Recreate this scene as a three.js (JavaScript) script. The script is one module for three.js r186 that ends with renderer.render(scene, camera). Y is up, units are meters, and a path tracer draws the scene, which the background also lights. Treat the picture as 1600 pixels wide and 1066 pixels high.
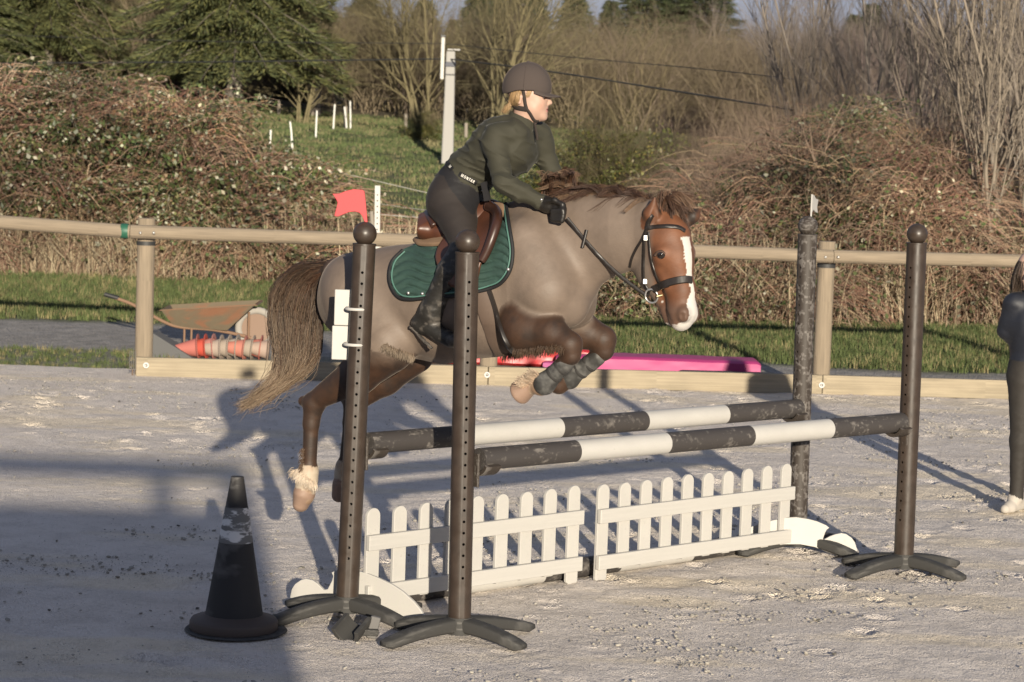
import * as THREE from 'three';
import { mergeGeometries, mergeVertices, toCreasedNormals } from 'three/addons/utils/BufferGeometryUtils.js';
import { RoundedBoxGeometry } from 'three/addons/geometries/RoundedBoxGeometry.js';
import { Brush, Evaluator, SUBTRACTION } from 'three-bvh-csg';

// ---------------------------------------------------------------- camera, sky, sun, exposure
const scene = new THREE.Scene();
const FPX = 3800, CAMH = 2.335, PITCH = -5.38 * Math.PI / 180, ROLL = 2.0 * Math.PI / 180;
const camera = new THREE.PerspectiveCamera(2 * Math.atan(533 / FPX) * 180 / Math.PI, 1024 / 682, 0.1, 900);
camera.position.set(0, CAMH, 0);
camera.rotation.order = 'YXZ';
camera.rotation.set(PITCH, 0, ROLL);
camera.focus = 11.3;
camera.userData.fStop = 7;
camera.updateMatrixWorld(true);

const SUN_AZ = 0.155, SUN_EL = 10.9 * Math.PI / 180;            // light travels towards (-SUN_AZ, -1 in z)
const sunDir = new THREE.Vector3(SUN_AZ, 0, 1).normalize().multiplyScalar(Math.cos(SUN_EL)); sunDir.y = Math.sin(SUN_EL);
const sun = new THREE.DirectionalLight(new THREE.Color().setRGB(1, 0.89, 0.72), 4.6);
sun.position.copy(sunDir).multiplyScalar(80).add(new THREE.Vector3(0, 0, -14));
sun.target.position.set(0, 0, -14);
sun.castShadow = true; sun.shadow.mapSize.set(4096, 4096); sun.shadow.radius = 1;
Object.assign(sun.shadow.camera, { left: -30, right: 30, top: 25, bottom: -25, near: 1, far: 300 });
scene.add(sun, sun.target);

{ // clear winter sky, paler towards the horizon, thin high cloud
  const W = 512, H = 256, a = new Float32Array(W * H * 4);
  for (let j = 0; j < H; j++) for (let i = 0; i < W; i++) {
    const el = ((j + 0.5) / H - 0.5) * Math.PI, az = (i + 0.5) / W * Math.PI * 2;
    const s = Math.max(0, Math.sin(el)), t = Math.pow(s, 0.55);
    const c = 0.5 + 0.25 * Math.sin(az * 3 + 7 * s + 1.3 * Math.sin(az * 5)) + 0.25 * Math.sin(az * 7 - 11 * s);
    const cl = 0.22 * c * Math.exp(-s * 3);
    const h = [0.26, 0.285, 0.345], z = [0.07, 0.094, 0.16], w = [0.40, 0.41, 0.45];
    const o = (j * W + i) * 4;
    for (let k = 0; k < 3; k++) { let v = h[k] * (1 - t) + z[k] * t; v = v * (1 - cl) + w[k] * cl; a[o + k] = v; }
    a[o + 3] = 1;
  }
  const t = new THREE.DataTexture(a, W, H, THREE.RGBAFormat, THREE.FloatType);
  t.mapping = THREE.EquirectangularReflectionMapping; t.magFilter = t.minFilter = THREE.LinearFilter; t.needsUpdate = true;
  scene.background = t; scene.environment = t;
}
const renderer = new THREE.WebGLRenderer({ antialias: true });
renderer.setSize(1024, 682);
renderer.toneMapping = THREE.LinearToneMapping;
renderer.toneMappingExposure = 1.62;
renderer.shadowMap.enabled = true;

// ---------------------------------------------------------------- helpers
let SEED = 7;
function rnd() { SEED = (SEED + 0x6D2B79F5) | 0; let t = Math.imul(SEED ^ (SEED >>> 15), 1 | SEED); t = (t + Math.imul(t ^ (t >>> 7), 61 | t)) ^ t; return ((t ^ (t >>> 14)) >>> 0) / 4294967296; }
const rr = (a, b) => a + (b - a) * rnd();
const gauss = () => (rnd() + rnd() + rnd() - 1.5) * 0.9;
const V = (x, y, z) => new THREE.Vector3(x, y, z);
const clamp = (x, a, b) => Math.min(b, Math.max(a, x));
const sstep = (a, b, x) => { const t = clamp((x - a) / (b - a), 0, 1); return t * t * (3 - 2 * t); };
function hash3(x, y, z) { let h = Math.imul(x, 374761393) ^ Math.imul(y, 668265263) ^ Math.imul(z, 2147483647 ^ 1274126177); h = Math.imul(h ^ (h >>> 13), 1274126177); return ((h ^ (h >>> 16)) >>> 0) / 4294967296; }
function noise3(x, y, z) {
  const xi = Math.floor(x), yi = Math.floor(y), zi = Math.floor(z); let u = x - xi, v = y - yi, w = z - zi;
  u = u * u * (3 - 2 * u); v = v * v * (3 - 2 * v); w = w * w * (3 - 2 * w);
  const L = (a, b, t) => a + (b - a) * t;
  return L(L(L(hash3(xi, yi, zi), hash3(xi + 1, yi, zi), u), L(hash3(xi, yi + 1, zi), hash3(xi + 1, yi + 1, zi), u), v),
    L(L(hash3(xi, yi, zi + 1), hash3(xi + 1, yi, zi + 1), u), L(hash3(xi, yi + 1, zi + 1), hash3(xi + 1, yi + 1, zi + 1), u), v), w);
}
function fbm(x, y, z, o = 4) { let s = 0, a = 0.5; for (let i = 0; i < o; i++) { s += a * noise3(x, y, z); x *= 2.03; y *= 2.03; z *= 2.03; a *= 0.5; } return s; }
function tnoise(x, y, p) { // tileable value noise, period p cells
  const xi = Math.floor(x), yi = Math.floor(y); let u = x - xi, v = y - yi; u = u * u * (3 - 2 * u); v = v * v * (3 - 2 * v);
  const m = (a) => ((a % p) + p) % p, h = (a, b) => hash3(m(a), m(b), p);
  return (h(xi, yi) * (1 - u) + h(xi + 1, yi) * u) * (1 - v) + (h(xi, yi + 1) * (1 - u) + h(xi + 1, yi + 1) * u) * v;
}
function tfbm(x, y, p, o) { let s = 0, a = 0.5, q = p; for (let i = 0; i < o; i++) { s += a * tnoise(x * q, y * q, q); q *= 2; a *= 0.5; } return s; }
const srgb = (v) => Math.round(255 * clamp(v <= 0.0031308 ? v * 12.92 : 1.055 * Math.pow(v, 1 / 2.4) - 0.055, 0, 1));
function texture(n, fn, color = true) { // fn(u,v) -> [r,g,b] linear albedo (or a scalar for bump)
  const d = new Uint8Array(n * n * 4);
  for (let j = 0; j < n; j++) for (let i = 0; i < n; i++) {
    const c = fn(i / n, j / n), o = (j * n + i) * 4;
    for (let k = 0; k < 3; k++) d[o + k] = color ? srgb(c[k]) : Math.round(255 * clamp(c.length ? c[k] : c, 0, 1));
    d[o + 3] = 255;
  }
  const t = new THREE.DataTexture(d, n, n, THREE.RGBAFormat);
  t.wrapS = t.wrapT = THREE.RepeatWrapping; t.magFilter = THREE.LinearFilter; t.minFilter = THREE.LinearMipmapLinearFilter; t.generateMipmaps = true;
  if (color) t.colorSpace = THREE.SRGBColorSpace; t.needsUpdate = true; return t;
}
const rgb = (r, g, b) => new THREE.Color().setRGB(r, g, b);
const mat = (r, g, b, rough = 0.8, extra = {}) => new THREE.MeshStandardMaterial({ color: rgb(r, g, b), roughness: rough, side: THREE.DoubleSide, ...extra });

// photograph pixel (1600 x 1066) -> ray; -> point on ground, on a plane, at a distance
const camPos = camera.position.clone();
function ray(px, py) { return V((px - 800) / FPX, -(py - 533) / FPX, -1).applyQuaternion(camera.quaternion).normalize(); }
function G(px, py, y = 0) { const r = ray(px, py); return camPos.clone().addScaledVector(r, (y - CAMH) / r.y); }
function atZ(px, py, d) { const r = ray(px, py); return camPos.clone().addScaledVector(r, -d / r.z); }         // d metres in front
function onPlane(px, py, o, n) { const r = ray(px, py); return camPos.clone().addScaledVector(r, o.clone().sub(camPos).dot(n) / r.dot(n)); }

const taken = {};
function numbered(n) { if (!(n in taken)) { taken[n] = 0; return n; } taken[n]++; return n + '_' + String(taken[n]).padStart(3, '0'); }
function shade(o) { o.traverse((m) => { if (m.isMesh) { m.castShadow = true; m.receiveShadow = true; } }); return o; }
function thing(name, label, category, pos, group) { const o = new THREE.Group(); o.name = numbered(name); if (pos) o.position.copy(pos); o.userData = { label, category }; if (group) o.userData.group = group; scene.add(o); return o; }
function part(parent, name, geo, m, world = false) { // world: geometry is in world coordinates
  const o = new THREE.Mesh(geo, m); o.name = name; o.castShadow = o.receiveShadow = true;
  if (world) { parent.updateMatrixWorld(true); geo.applyMatrix4(parent.matrixWorld.clone().invert()); }
  parent.add(o); return o;
}
function solo(name, geo, m, label, category, group, kind) { const o = new THREE.Mesh(geo, m); o.name = numbered(name); o.userData = { label, category }; if (group) o.userData.group = group; if (kind) o.userData.kind = kind; o.castShadow = o.receiveShadow = true; scene.add(o); return o; }
function structure(name, geo, m) { const o = new THREE.Mesh(geo, m); o.name = name; o.userData = { kind: 'structure' }; o.castShadow = o.receiveShadow = true; scene.add(o); return o; }
function copyOf(o, label, pos) { const c = o.clone(); c.name = numbered(o.name.replace(/_\d{3}$/, '')); c.userData = { ...o.userData }; if (label) c.userData.label = label; if (pos) c.position.copy(pos); scene.add(c); return c; }

class Tri { // growing triangle soup with colours and uv
  constructor() { this.p = []; this.n = []; this.c = []; this.u = []; this.i = []; this.hasC = false; }
  vert(p, c, u) { this.p.push(p.x, p.y, p.z); if (c) { this.hasC = true; this.c.push(c[0], c[1], c[2]); } else this.c.push(1, 1, 1); this.u.push(u ? u[0] : 0, u ? u[1] : 0); return this.p.length / 3 - 1; }
  tri(a, b, c) { this.i.push(a, b, c); }
  quad(a, b, c, d) { this.i.push(a, b, c, a, c, d); }
  tube(pts, rads, sides, cols, cap = true) { // pts: Vector3[], rads: number[]
    const n = pts.length, base = this.p.length / 3; let ref = null;
    for (let i = 0; i < n; i++) {
      const t = pts[Math.min(n - 1, i + 1)].clone().sub(pts[Math.max(0, i - 1)]).normalize();
      if (!ref) ref = Math.abs(t.y) < 0.9 ? V(0, 1, 0) : V(1, 0, 0);
      const a = ref.clone().addScaledVector(t, -ref.dot(t)).normalize(), b = t.clone().cross(a); ref = a;
      for (let k = 0; k < sides; k++) { const w = k / sides * Math.PI * 2, q = pts[i].clone().addScaledVector(a, Math.cos(w) * rads[i]).addScaledVector(b, Math.sin(w) * rads[i]); this.vert(q, cols && cols[i], [k / sides, i / n]); }
    }
    for (let i = 0; i < n - 1; i++) for (let k = 0; k < sides; k++) { const k2 = (k + 1) % sides; this.quad(base + i * sides + k, base + i * sides + k2, base + (i + 1) * sides + k2, base + (i + 1) * sides + k); }
    if (cap) for (const e of [0, n - 1]) { if (rads[e] < 0.002) continue; for (let k = 1; k < sides - 1; k++) this.tri(base + e * sides, base + e * sides + k, base + e * sides + k + 1); }
  }
  build(smooth = true) {
    const g = new THREE.BufferGeometry();
    g.setAttribute('position', new THREE.Float32BufferAttribute(this.p, 3));
    g.setAttribute('uv', new THREE.Float32BufferAttribute(this.u, 2));
    if (this.hasC) g.setAttribute('color', new THREE.Float32BufferAttribute(this.c, 3));
    g.setIndex(this.i); g.computeVertexNormals(); return g;
  }
}
function tubeGeo(pts, r0, r1 = r0, sides = 10, seg = 0) { // smooth tube through points
  let P = pts; if (seg) P = new THREE.CatmullRomCurve3(pts).getPoints(seg);
  const t = new Tri(); t.tube(P, P.map((_, i) => r0 + (r1 - r0) * i / (P.length - 1)), sides); return t.build();
}
function box(w, h, d, x = 0, y = 0, z = 0, r = 0.004) { const g = new RoundedBoxGeometry(w, h, d, 2, Math.min(r, w / 2.1, h / 2.1, d / 2.1)); g.translate(x, y, z); return g; }
function extrude(pts, depth, bevel = 0.002) { const s = new THREE.Shape(pts.map((p) => new THREE.Vector2(p[0], p[1]))); const g = new THREE.ExtrudeGeometry(s, { depth: depth - 2 * bevel, bevelEnabled: bevel > 0, bevelThickness: bevel, bevelSize: bevel, bevelSegments: 2, curveSegments: 12 }); g.translate(0, 0, bevel); return g; }
function frameMatrix(o, ex, ey, ez) { const m = new THREE.Matrix4().makeBasis(ex, ey, ez); m.setPosition(o); return m; }
// ---------------------------------------------------------------- ground
function height(x, d) { // terrain height at x, d metres in front of the camera
  if (d < 20.9) return -0.04;
  let h = -0.04 + 0.05 * sstep(20.9, 21.8, d);
  const t = Math.max(0, Math.min(d, 66) - 31);
  h += 0.066 * t * sstep(0, 6, t) - (x + 5) * 0.045 * sstep(0, 25, t);
  if (d > 62) h += (d - 62) * 0.012 * sstep(62, 90, d);
  h += (fbm(x * 0.25, d * 0.25, 3) - 0.47) * 0.5 * sstep(31, 45, d);
  return h;
}
const sandPatch = (x, d) => clamp((fbm(x * 0.8, d * 0.8, 5.5, 5) - 0.47) * 6, 0, 1);
{
  const xs = [], ds = [];
  for (let x = -220; x <= 220;) { xs.push(x); x += Math.abs(x) < 14 ? 0.4 : Math.abs(x) < 40 ? 2 : 15; }
  for (let d = -120; d <= 420;) { ds.push(d); d += d < 18 ? 6 : d < 34 ? 0.25 : d < 66 ? 0.6 : d < 120 ? 3 : 20; }
  const T = new Tri();
  for (const d of ds) for (const x of xs) {
    const n = fbm(x * 0.9, d * 0.9, 1.7, 4), n2 = fbm(x * 3.1, d * 3.1, 8.7, 3);
    let c;
    const green = [0.068 + 0.05 * n2, 0.088 + 0.04 * n, 0.028 + 0.014 * n2];
    const dry = [0.21, 0.18, 0.10];
    const gravel = [0.30 + 0.12 * n, 0.28 + 0.11 * n, 0.255 + 0.10 * n];
    const forest = [0.13 + 0.05 * n, 0.10 + 0.04 * n, 0.065 + 0.02 * n];
    const mix = (a, b, t) => a.map((v, i) => v + (b[i] - v) * t);
    if (d < 20.7) c = [0.44, 0.42, 0.4];
    else {
      // left: track with a strip of grass before it; right: grass nearer
      const left = sstep(2.0, -1.5, x);
      const t0 = 22.3 + 0.5 * (n - 0.5), t1 = left * 25.2 + (1 - left) * 23.2 + 1.2 * (n - 0.5);
      let gr = sstep(t0 - 0.3, t0 + 0.3, d) * (1 - sstep(t1 - 0.3, t1 + 0.3, d));
      c = mix(green, gravel, gr);
      if (d < 22.4) c = mix(c, [0.36, 0.33, 0.28], clamp((n - 0.3) * 2.5, 0, 1) * 0.7);
      c = mix(c, dry, clamp((n2 - 0.52) * 3, 0, 0.6) * sstep(25, 27, d));
      c = mix(c, forest, sstep(60, 66, d + 4 * (n - 0.5)));
      if (d < 35) c = mix(c, forest, sstep(30.5, 32, d) * (x < -2.4 || x > 1 ? 1 : 0));
    }
    T.vert(V(x, height(x, d) + (d > 21 && d < 66 ? (n2 - 0.5) * 0.06 : 0), -d), c, [x / 2, d / 2]);
  }
  for (let j = 0; j < ds.length - 1; j++) for (let i = 0; i < xs.length - 1; i++) { const a = j * xs.length + i; T.quad(a, a + 1, a + xs.length + 1, a + xs.length); }
  const det = texture(512, (u, v) => { const n = tfbm(u, v, 16, 6), s = 0.72 + 0.55 * (n - 0.5) + 0.35 * (tnoise(u * 256, v * 256, 256) - 0.5); return [s, s, s]; });
  const bmp = texture(512, (u, v) => 0.5 * tfbm(u, v, 32, 5) + 0.5 * tnoise(u * 128, v * 128, 128), false);
  structure('terrain', T.build(), new THREE.MeshStandardMaterial({ vertexColors: true, map: det, bumpMap: bmp, bumpScale: 0.03, roughness: 1 }));
}
{ // the riding arena: trampled pale sand with real relief
  const T = new Tri(), step = 0.03, x0 = -4.6, x1 = 5.4, d0 = 7.2, d1 = 21.0;
  const prints = []; SEED = 31;
  for (let k = 0; k < 900; k++) prints.push([rr(x0, x1), rr(d0, d1), rr(0.05, 0.085), rr(0, 6.28), rr(0.006, 0.018)]);
  const cell = {}; prints.forEach((p) => { for (let a = -1; a <= 1; a++) for (let b = -1; b <= 1; b++) { const k = (Math.floor(p[0] / 0.2) + a) + ',' + (Math.floor(p[1] / 0.2) + b); (cell[k] = cell[k] || []).push(p); } });
  const nx = Math.round((x1 - x0) / step) + 1, nd = Math.round((d1 - d0) / step) + 1;
  for (let j = 0; j < nd; j++) for (let i = 0; i < nx; i++) {
    const x = x0 + i * step, d = d0 + j * step;
    const tr = sstep(0.42, 0.62, fbm(x * 0.55, d * 0.8, 9.1, 3));          // trampled zones
    let h = (fbm(x * 5, d * 5, 2.2, 4) - 0.47) * 0.028 * (0.35 + tr) + (fbm(x * 1.2, d * 1.2, 4.2, 2) - 0.4) * 0.03;
    for (const p of cell[Math.floor(x / 0.2) + ',' + Math.floor(d / 0.2)] || []) {
      const q = Math.hypot(x - p[0], d - p[1]) / p[2]; if (q > 2) continue;
      h += p[4] * (0.4 + tr) * (q < 1 ? -0.9 + 0.9 * q * q * q : 0.55 * Math.exp(-((q - 1.15) ** 2) * 14));
    }
    const t = clamp((fbm(x * 1.1, d * 3.2, 6.6, 5) - 0.49) * 7 + (tr - 0.5) * 0.8, 0, 1), n = fbm(x * 2.5, d * 2.5, 12, 3);
    const g = [0.71 + 0.08 * (n - 0.5), 0.64 + 0.08 * (n - 0.5), 0.575 + 0.08 * (n - 0.5)], s = [0.78, 0.67, 0.51];
    T.vert(V(x, h - 0.004, -d), g.map((v, k) => v + (s[k] - v) * t * 0.75), [x / 1.5, d / 1.5]);
  }
  for (let j = 0; j < nd - 1; j++) for (let i = 0; i < nx - 1; i++) { const a = j * nx + i; T.quad(a, a + 1, a + nx + 1, a + nx); }
  const det = texture(1024, (u, v) => { const n = tfbm(u, v, 12, 7), f = tnoise(u * 512, v * 512, 512), st = tfbm(u * 1, v * 1, 48, 3); let s = 0.97 + 0.35 * (n - 0.5) + 0.16 * (f - 0.5); if (st > 0.62) s *= 0.86; return [s, s * 0.995, s * 0.985]; });
  const bmp = texture(1024, (u, v) => 0.55 * tfbm(u, v, 32, 6) + 0.3 * tnoise(u * 300, v * 300, 300) + 0.15 * tnoise(u * 512, v * 512, 512), false);
  const m = new THREE.MeshStandardMaterial({ vertexColors: true, map: det, bumpMap: bmp, bumpScale: 0.026, roughness: 1 });
  const a = structure('ground', T.build(), m);
  a.userData.label = 'pale grey trampled sand of the riding arena';
  // loose clods and chips of sand
  const geo = new THREE.IcosahedronGeometry(1, 1); { const p = geo.attributes.position; for (let i = 0; i < p.count; i++) { const s = 0.75 + 0.5 * noise3(p.getX(i) * 1.7 + 5, p.getY(i) * 1.7, p.getZ(i) * 1.7); p.setXYZ(i, p.getX(i) * s, p.getY(i) * s * 0.55, p.getZ(i) * s); } geo.computeVertexNormals(); }
  const spots = []; SEED = 91;
  while (spots.length < 14000) { const d = 7.4 + 13.8 * Math.pow(rnd(), 1.2), x = rr(-1, 1) * d * 0.23; const k = fbm(x * 1.1, d * 2.0, 6.6, 5); if (rnd() < Math.pow(sstep(0.46, 0.66, k), 1.5) + 0.012) spots.push([x, d]); }
  const im = new THREE.InstancedMesh(geo, mat(1, 1, 1, 1), spots.length), M = new THREE.Matrix4(), Q = new THREE.Quaternion(), E = new THREE.Euler();
  spots.forEach(([x, d], i) => { const s = 0.002 + 0.008 * Math.pow(rnd(), 6); E.set(rr(-0.4, 0.4), rr(0, 6.3), rr(-0.4, 0.4)); M.compose(V(x, 0.004 + (fbm(x * 1.2, d * 1.2, 4.2, 2) - 0.4) * 0.03, -d), Q.setFromEuler(E), V(s * rr(0.8, 1.5), s, s * rr(0.8, 1.5))); im.setMatrixAt(i, M); const b = rnd() < 0.06 ? 0.1 : rr(0.26, 0.40); im.setColorAt(i, rgb(b, b * 0.93, b * 0.8)); });
  im.name = 'sand_clods'; im.userData = { kind: 'stuff', label: 'loose clods of sand scattered over the arena', category: 'sand' }; im.castShadow = im.receiveShadow = true; scene.add(im);
}

// ---------------------------------------------------------------- vegetation builders
function bladeTuft(n, h, w, spread) { const T = new Tri(); for (let k = 0; k < n; k++) { const a = rr(0, 6.28), r = rr(0, spread), hh = h * rr(0.5, 1.1), b = V(Math.cos(a) * r, 0, Math.sin(a) * r), dir = rr(0, 6.28), ln = rr(0.1, 0.7) * hh, s = V(-Math.sin(dir), 0, Math.cos(dir)).multiplyScalar(w); const m = b.clone().add(V(Math.cos(dir) * ln * 0.35, hh * 0.6, Math.sin(dir) * ln * 0.35)), t = b.clone().add(V(Math.cos(dir) * ln, hh, Math.sin(dir) * ln)); const i0 = T.vert(b.clone().add(s)), i1 = T.vert(b.clone().sub(s)), i2 = T.vert(m.clone().sub(s.clone().multiplyScalar(0.7))), i3 = T.vert(m.clone().add(s.clone().multiplyScalar(0.7))), i4 = T.vert(t); T.quad(i0, i1, i2, i3); T.tri(i3, i2, i4); } return T.build(); }
function scatter(name, geo, m, list, label, category, parent) { // list: [pos, scale, rotY, colour]
  const im = new THREE.InstancedMesh(geo, m, list.length), M = new THREE.Matrix4(), Q = new THREE.Quaternion(), E = new THREE.Euler();
  list.forEach(([p, s, r, c, tilt], i) => { E.set(tilt ? tilt[0] : 0, r, tilt ? tilt[1] : 0, 'YXZ'); M.compose(p, Q.setFromEuler(E), typeof s === 'number' ? V(s, s, s) : s); im.setMatrixAt(i, M); if (c) im.setColorAt(i, c); });
  im.name = parent ? name : numbered(name); im.userData = { kind: 'stuff' }; if (!parent) Object.assign(im.userData, { label, category }); im.castShadow = im.receiveShadow = true; (parent || scene).add(im); return im;
}
{
  SEED = 400; const tuft = bladeTuft(12, 0.085, 0.004, 0.07), list = [];
  while (list.length < 15000) {
    const d = rr(20.95, 32), x = rr(-1, 1) * (d * 0.235 + 0.5), left = x < 0.5, k = fbm(x * 0.9, d * 0.9, 1.7, 4);
    if (d < 22.3 ? (x > -3.0 || k < 0.42) : d < (left ? 25.2 : 23.2) + (k - 0.5)) continue;
    const b = rr(0.7, 1.3), y = rnd() < 0.22; list.push([V(x, height(x, d), -d), rr(0.6, 1.3) * (d < 22.4 ? 0.6 : 1), rr(0, 6.3), y ? rgb(0.20 * b, 0.17 * b, 0.08 * b) : rgb(0.072 * b, 0.095 * b, 0.028 * b)]);
  }
  scatter('verge_grass', tuft, mat(1, 1, 1, 0.8), list, 'short green grass verge along the track', 'grass');
  const f = []; const tf = bladeTuft(9, 0.07, 0.008, 0.16);
  while (f.length < 16000) { const d = 31 + 33 * Math.sqrt(rnd()), x = rr(-0.17, 0.13) * d; const b = rr(0.75, 1.25), y = rnd() < 0.25 + 0.5 * sstep(0.5, 0.62, fbm(x * 0.6, d * 0.6, 21, 3)); f.push([V(x, height(x, d), -d), rr(0.7, 1.5), rr(0, 6.3), y ? rgb(0.19 * b, 0.17 * b, 0.085 * b) : rgb(0.082 * b, 0.108 * b, 0.036 * b)]); }
  scatter('meadow_grass', tf, mat(1, 1, 1, 0.85), f, 'green sloping meadow grass behind the rider', 'grass');
}
// bare branching tree, returns {wood, twigs}
function branching(seed, H, o) {
  SEED = seed; const wood = new Tri(), tw = new Tri();
  const rec = (p, dir, len, rad, lvl) => {
    const n = lvl === 0 ? 7 : 4, pts = [p.clone()], rads = [rad]; let q = p.clone(), dd = dir.clone();
    for (let i = 1; i <= n; i++) { dd.add(V(gauss(), gauss() * 0.6 + o.up, gauss()).multiplyScalar(o.wob)).normalize(); q = q.clone().addScaledVector(dd, len / n); pts.push(q); rads.push(rad * (1 - (lvl >= o.depth ? 0.85 : 0.55) * i / n)); }
    (lvl <= 1 ? wood : tw).tube(pts, rads, lvl === 0 ? 7 : lvl === 1 ? 5 : 3, null, false);
    if (lvl >= o.depth) return;
    const k = lvl === 0 ? o.first : o.kids;
    for (let c = 0; c < k; c++) { const f = lvl === 0 ? o.base + (1 - o.base) * (c + rnd()) / k : rr(0.25, 1), i = Math.min(n - 1, Math.floor(f * n)), a = pts[i].clone().lerp(pts[i + 1], f * n - i), ax = dd.clone().cross(V(gauss(), gauss(), gauss())).normalize(), nd = pts[i + 1].clone().sub(pts[i]).normalize().applyAxisAngle(ax, rr(0.4, 1) * o.spread); nd.y += o.up * 0.6; nd.normalize(); rec(a, nd, len * rr(0.45, 0.75) * (lvl === 0 ? (1.15 - 0.6 * f) * o.limb : 1), rads[i] * rr(0.4, 0.62), lvl + 1); }
  };
  for (let s = 0; s < (o.stems || 1); s++) { const dir = V(gauss() * (o.lean || 0.1), 1, gauss() * (o.lean || 0.1)).normalize(); rec(V(gauss() * (o.foot || 0), -0.1, gauss() * (o.foot || 0)), dir, H * rr(0.8, 1), o.rad * rr(0.7, 1.1), 0); }
  return { wood: wood.build(), twigs: tw.build() };
}
function leafQuad(T, p, dir, up, L, W, c) { const s = dir.clone().cross(up).normalize().multiplyScalar(W / 2), m = p.clone().addScaledVector(dir, L * 0.45).addScaledVector(up, -L * 0.06), t = p.clone().addScaledVector(dir, L); const a = T.vert(p, c), b = T.vert(m.clone().add(s), c), d = T.vert(m.clone().sub(s), c), e = T.vert(t, c); T.tri(a, b, e); T.tri(a, e, d); }
function conifer(seed, H, R, o = {}) { // trunk + drooping boughs of needle sprays
  SEED = seed; const tr = new Tri(), nd = new Tri(), b0 = o.bare || 0.08;
  const tp = []; for (let i = 0; i <= 8; i++) tp.push(V(gauss() * 0.03 * H * 0.1, -0.2 + (H + 0.2) * i / 8, gauss() * 0.03 * H * 0.1));
  tr.tube(tp, tp.map((_, i) => (o.rad || H * 0.016) * (1.05 - i / 8)), 8, null, false);
  const N = o.boughs || 95;
  for (let k = 0; k < N; k++) {
    const f = b0 + (1 - b0) * Math.pow((k + rnd()) / N, o.low || 0.9), y = f * H, a = k * 2.4 + rr(-0.5, 0.5), prof = o.pine ? Math.sin(Math.PI * clamp((f - b0) / (1 - b0) * 0.85 + 0.12, 0, 1)) : Math.pow(1 - f, 0.75) + 0.03;
    const L = R * prof * rr(0.65, 1.15), pts = []; const out = V(Math.cos(a), 0, Math.sin(a));
    for (let i = 0; i <= 5; i++) { const t = i / 5; pts.push(V(0, y, 0).addScaledVector(out, L * t).add(V(0, L * ((o.pine ? 0.25 : 0.12) * t - (o.droop || 0.45) * t * t + 0.12 * t * t * t), 0))); }
    tr.tube(pts, pts.map((_, i) => 0.012 * H * 0.12 * (1.1 - i / 5) + 0.004), 3, null, false);
    const M = Math.round((o.sprays || 34) * (0.35 + L / R));
    for (let m = 0; m < M; m++) {
      const t = Math.pow(rnd(), o.inner || 0.6), i = Math.min(4, Math.floor(t * 5)), p = pts[i].clone().lerp(pts[i + 1], t * 5 - i), side = V(-Math.sin(a), 0, Math.cos(a)).multiplyScalar((rnd() < 0.5 ? -1 : 1) * rr(0.3, 1));
      const w = L * 0.34 * (1 - t * 0.6) * rnd(); p.addScaledVector(side, w).add(V(0, -w * 0.3 * rnd() - (o.hang || 0) * rnd() * rnd(), 0));
      const dir = out.clone().multiplyScalar(0.9).add(side.multiplyScalar(0.8)).add(V(0, rr(-0.7, 0.25), 0)).normalize(), b = rr(0.65, 1.35), ye = rnd() * (o.yellow ?? 0.4), q = [(0.075 + 0.075 * ye) * b, (0.096 + 0.055 * ye) * b, (0.04 + 0.01 * ye) * b];
      leafQuad(nd, p, dir, V(gauss(), 1, gauss()).normalize(), (o.needle || 0.3) * rr(0.6, 1.3), (o.needle || 0.3) * rr(0.09, 0.16), q);
    }
  }
  return { wood: tr.build(), needles: nd.build() };
}
const barkGrey = mat(0.20, 0.17, 0.14, 0.95), barkBrown = mat(0.14, 0.10, 0.075, 0.95), barkPale = mat(0.24, 0.20, 0.155, 0.95), twigBrown = mat(0.135, 0.096, 0.075, 0.95), twigMoss = mat(0.165, 0.14, 0.075, 0.95), twigGrey = mat(0.19, 0.16, 0.14, 0.95), needleMat = new THREE.MeshStandardMaterial({ vertexColors: true, roughness: 0.75, side: THREE.DoubleSide });
function groundAt(px, d) { const p = atZ(px, 300, d); return V(p.x, height(p.x, d) - 0.05, -d); }
function topHeight(px, py, d) { return atZ(px, py, d).y; }

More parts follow.
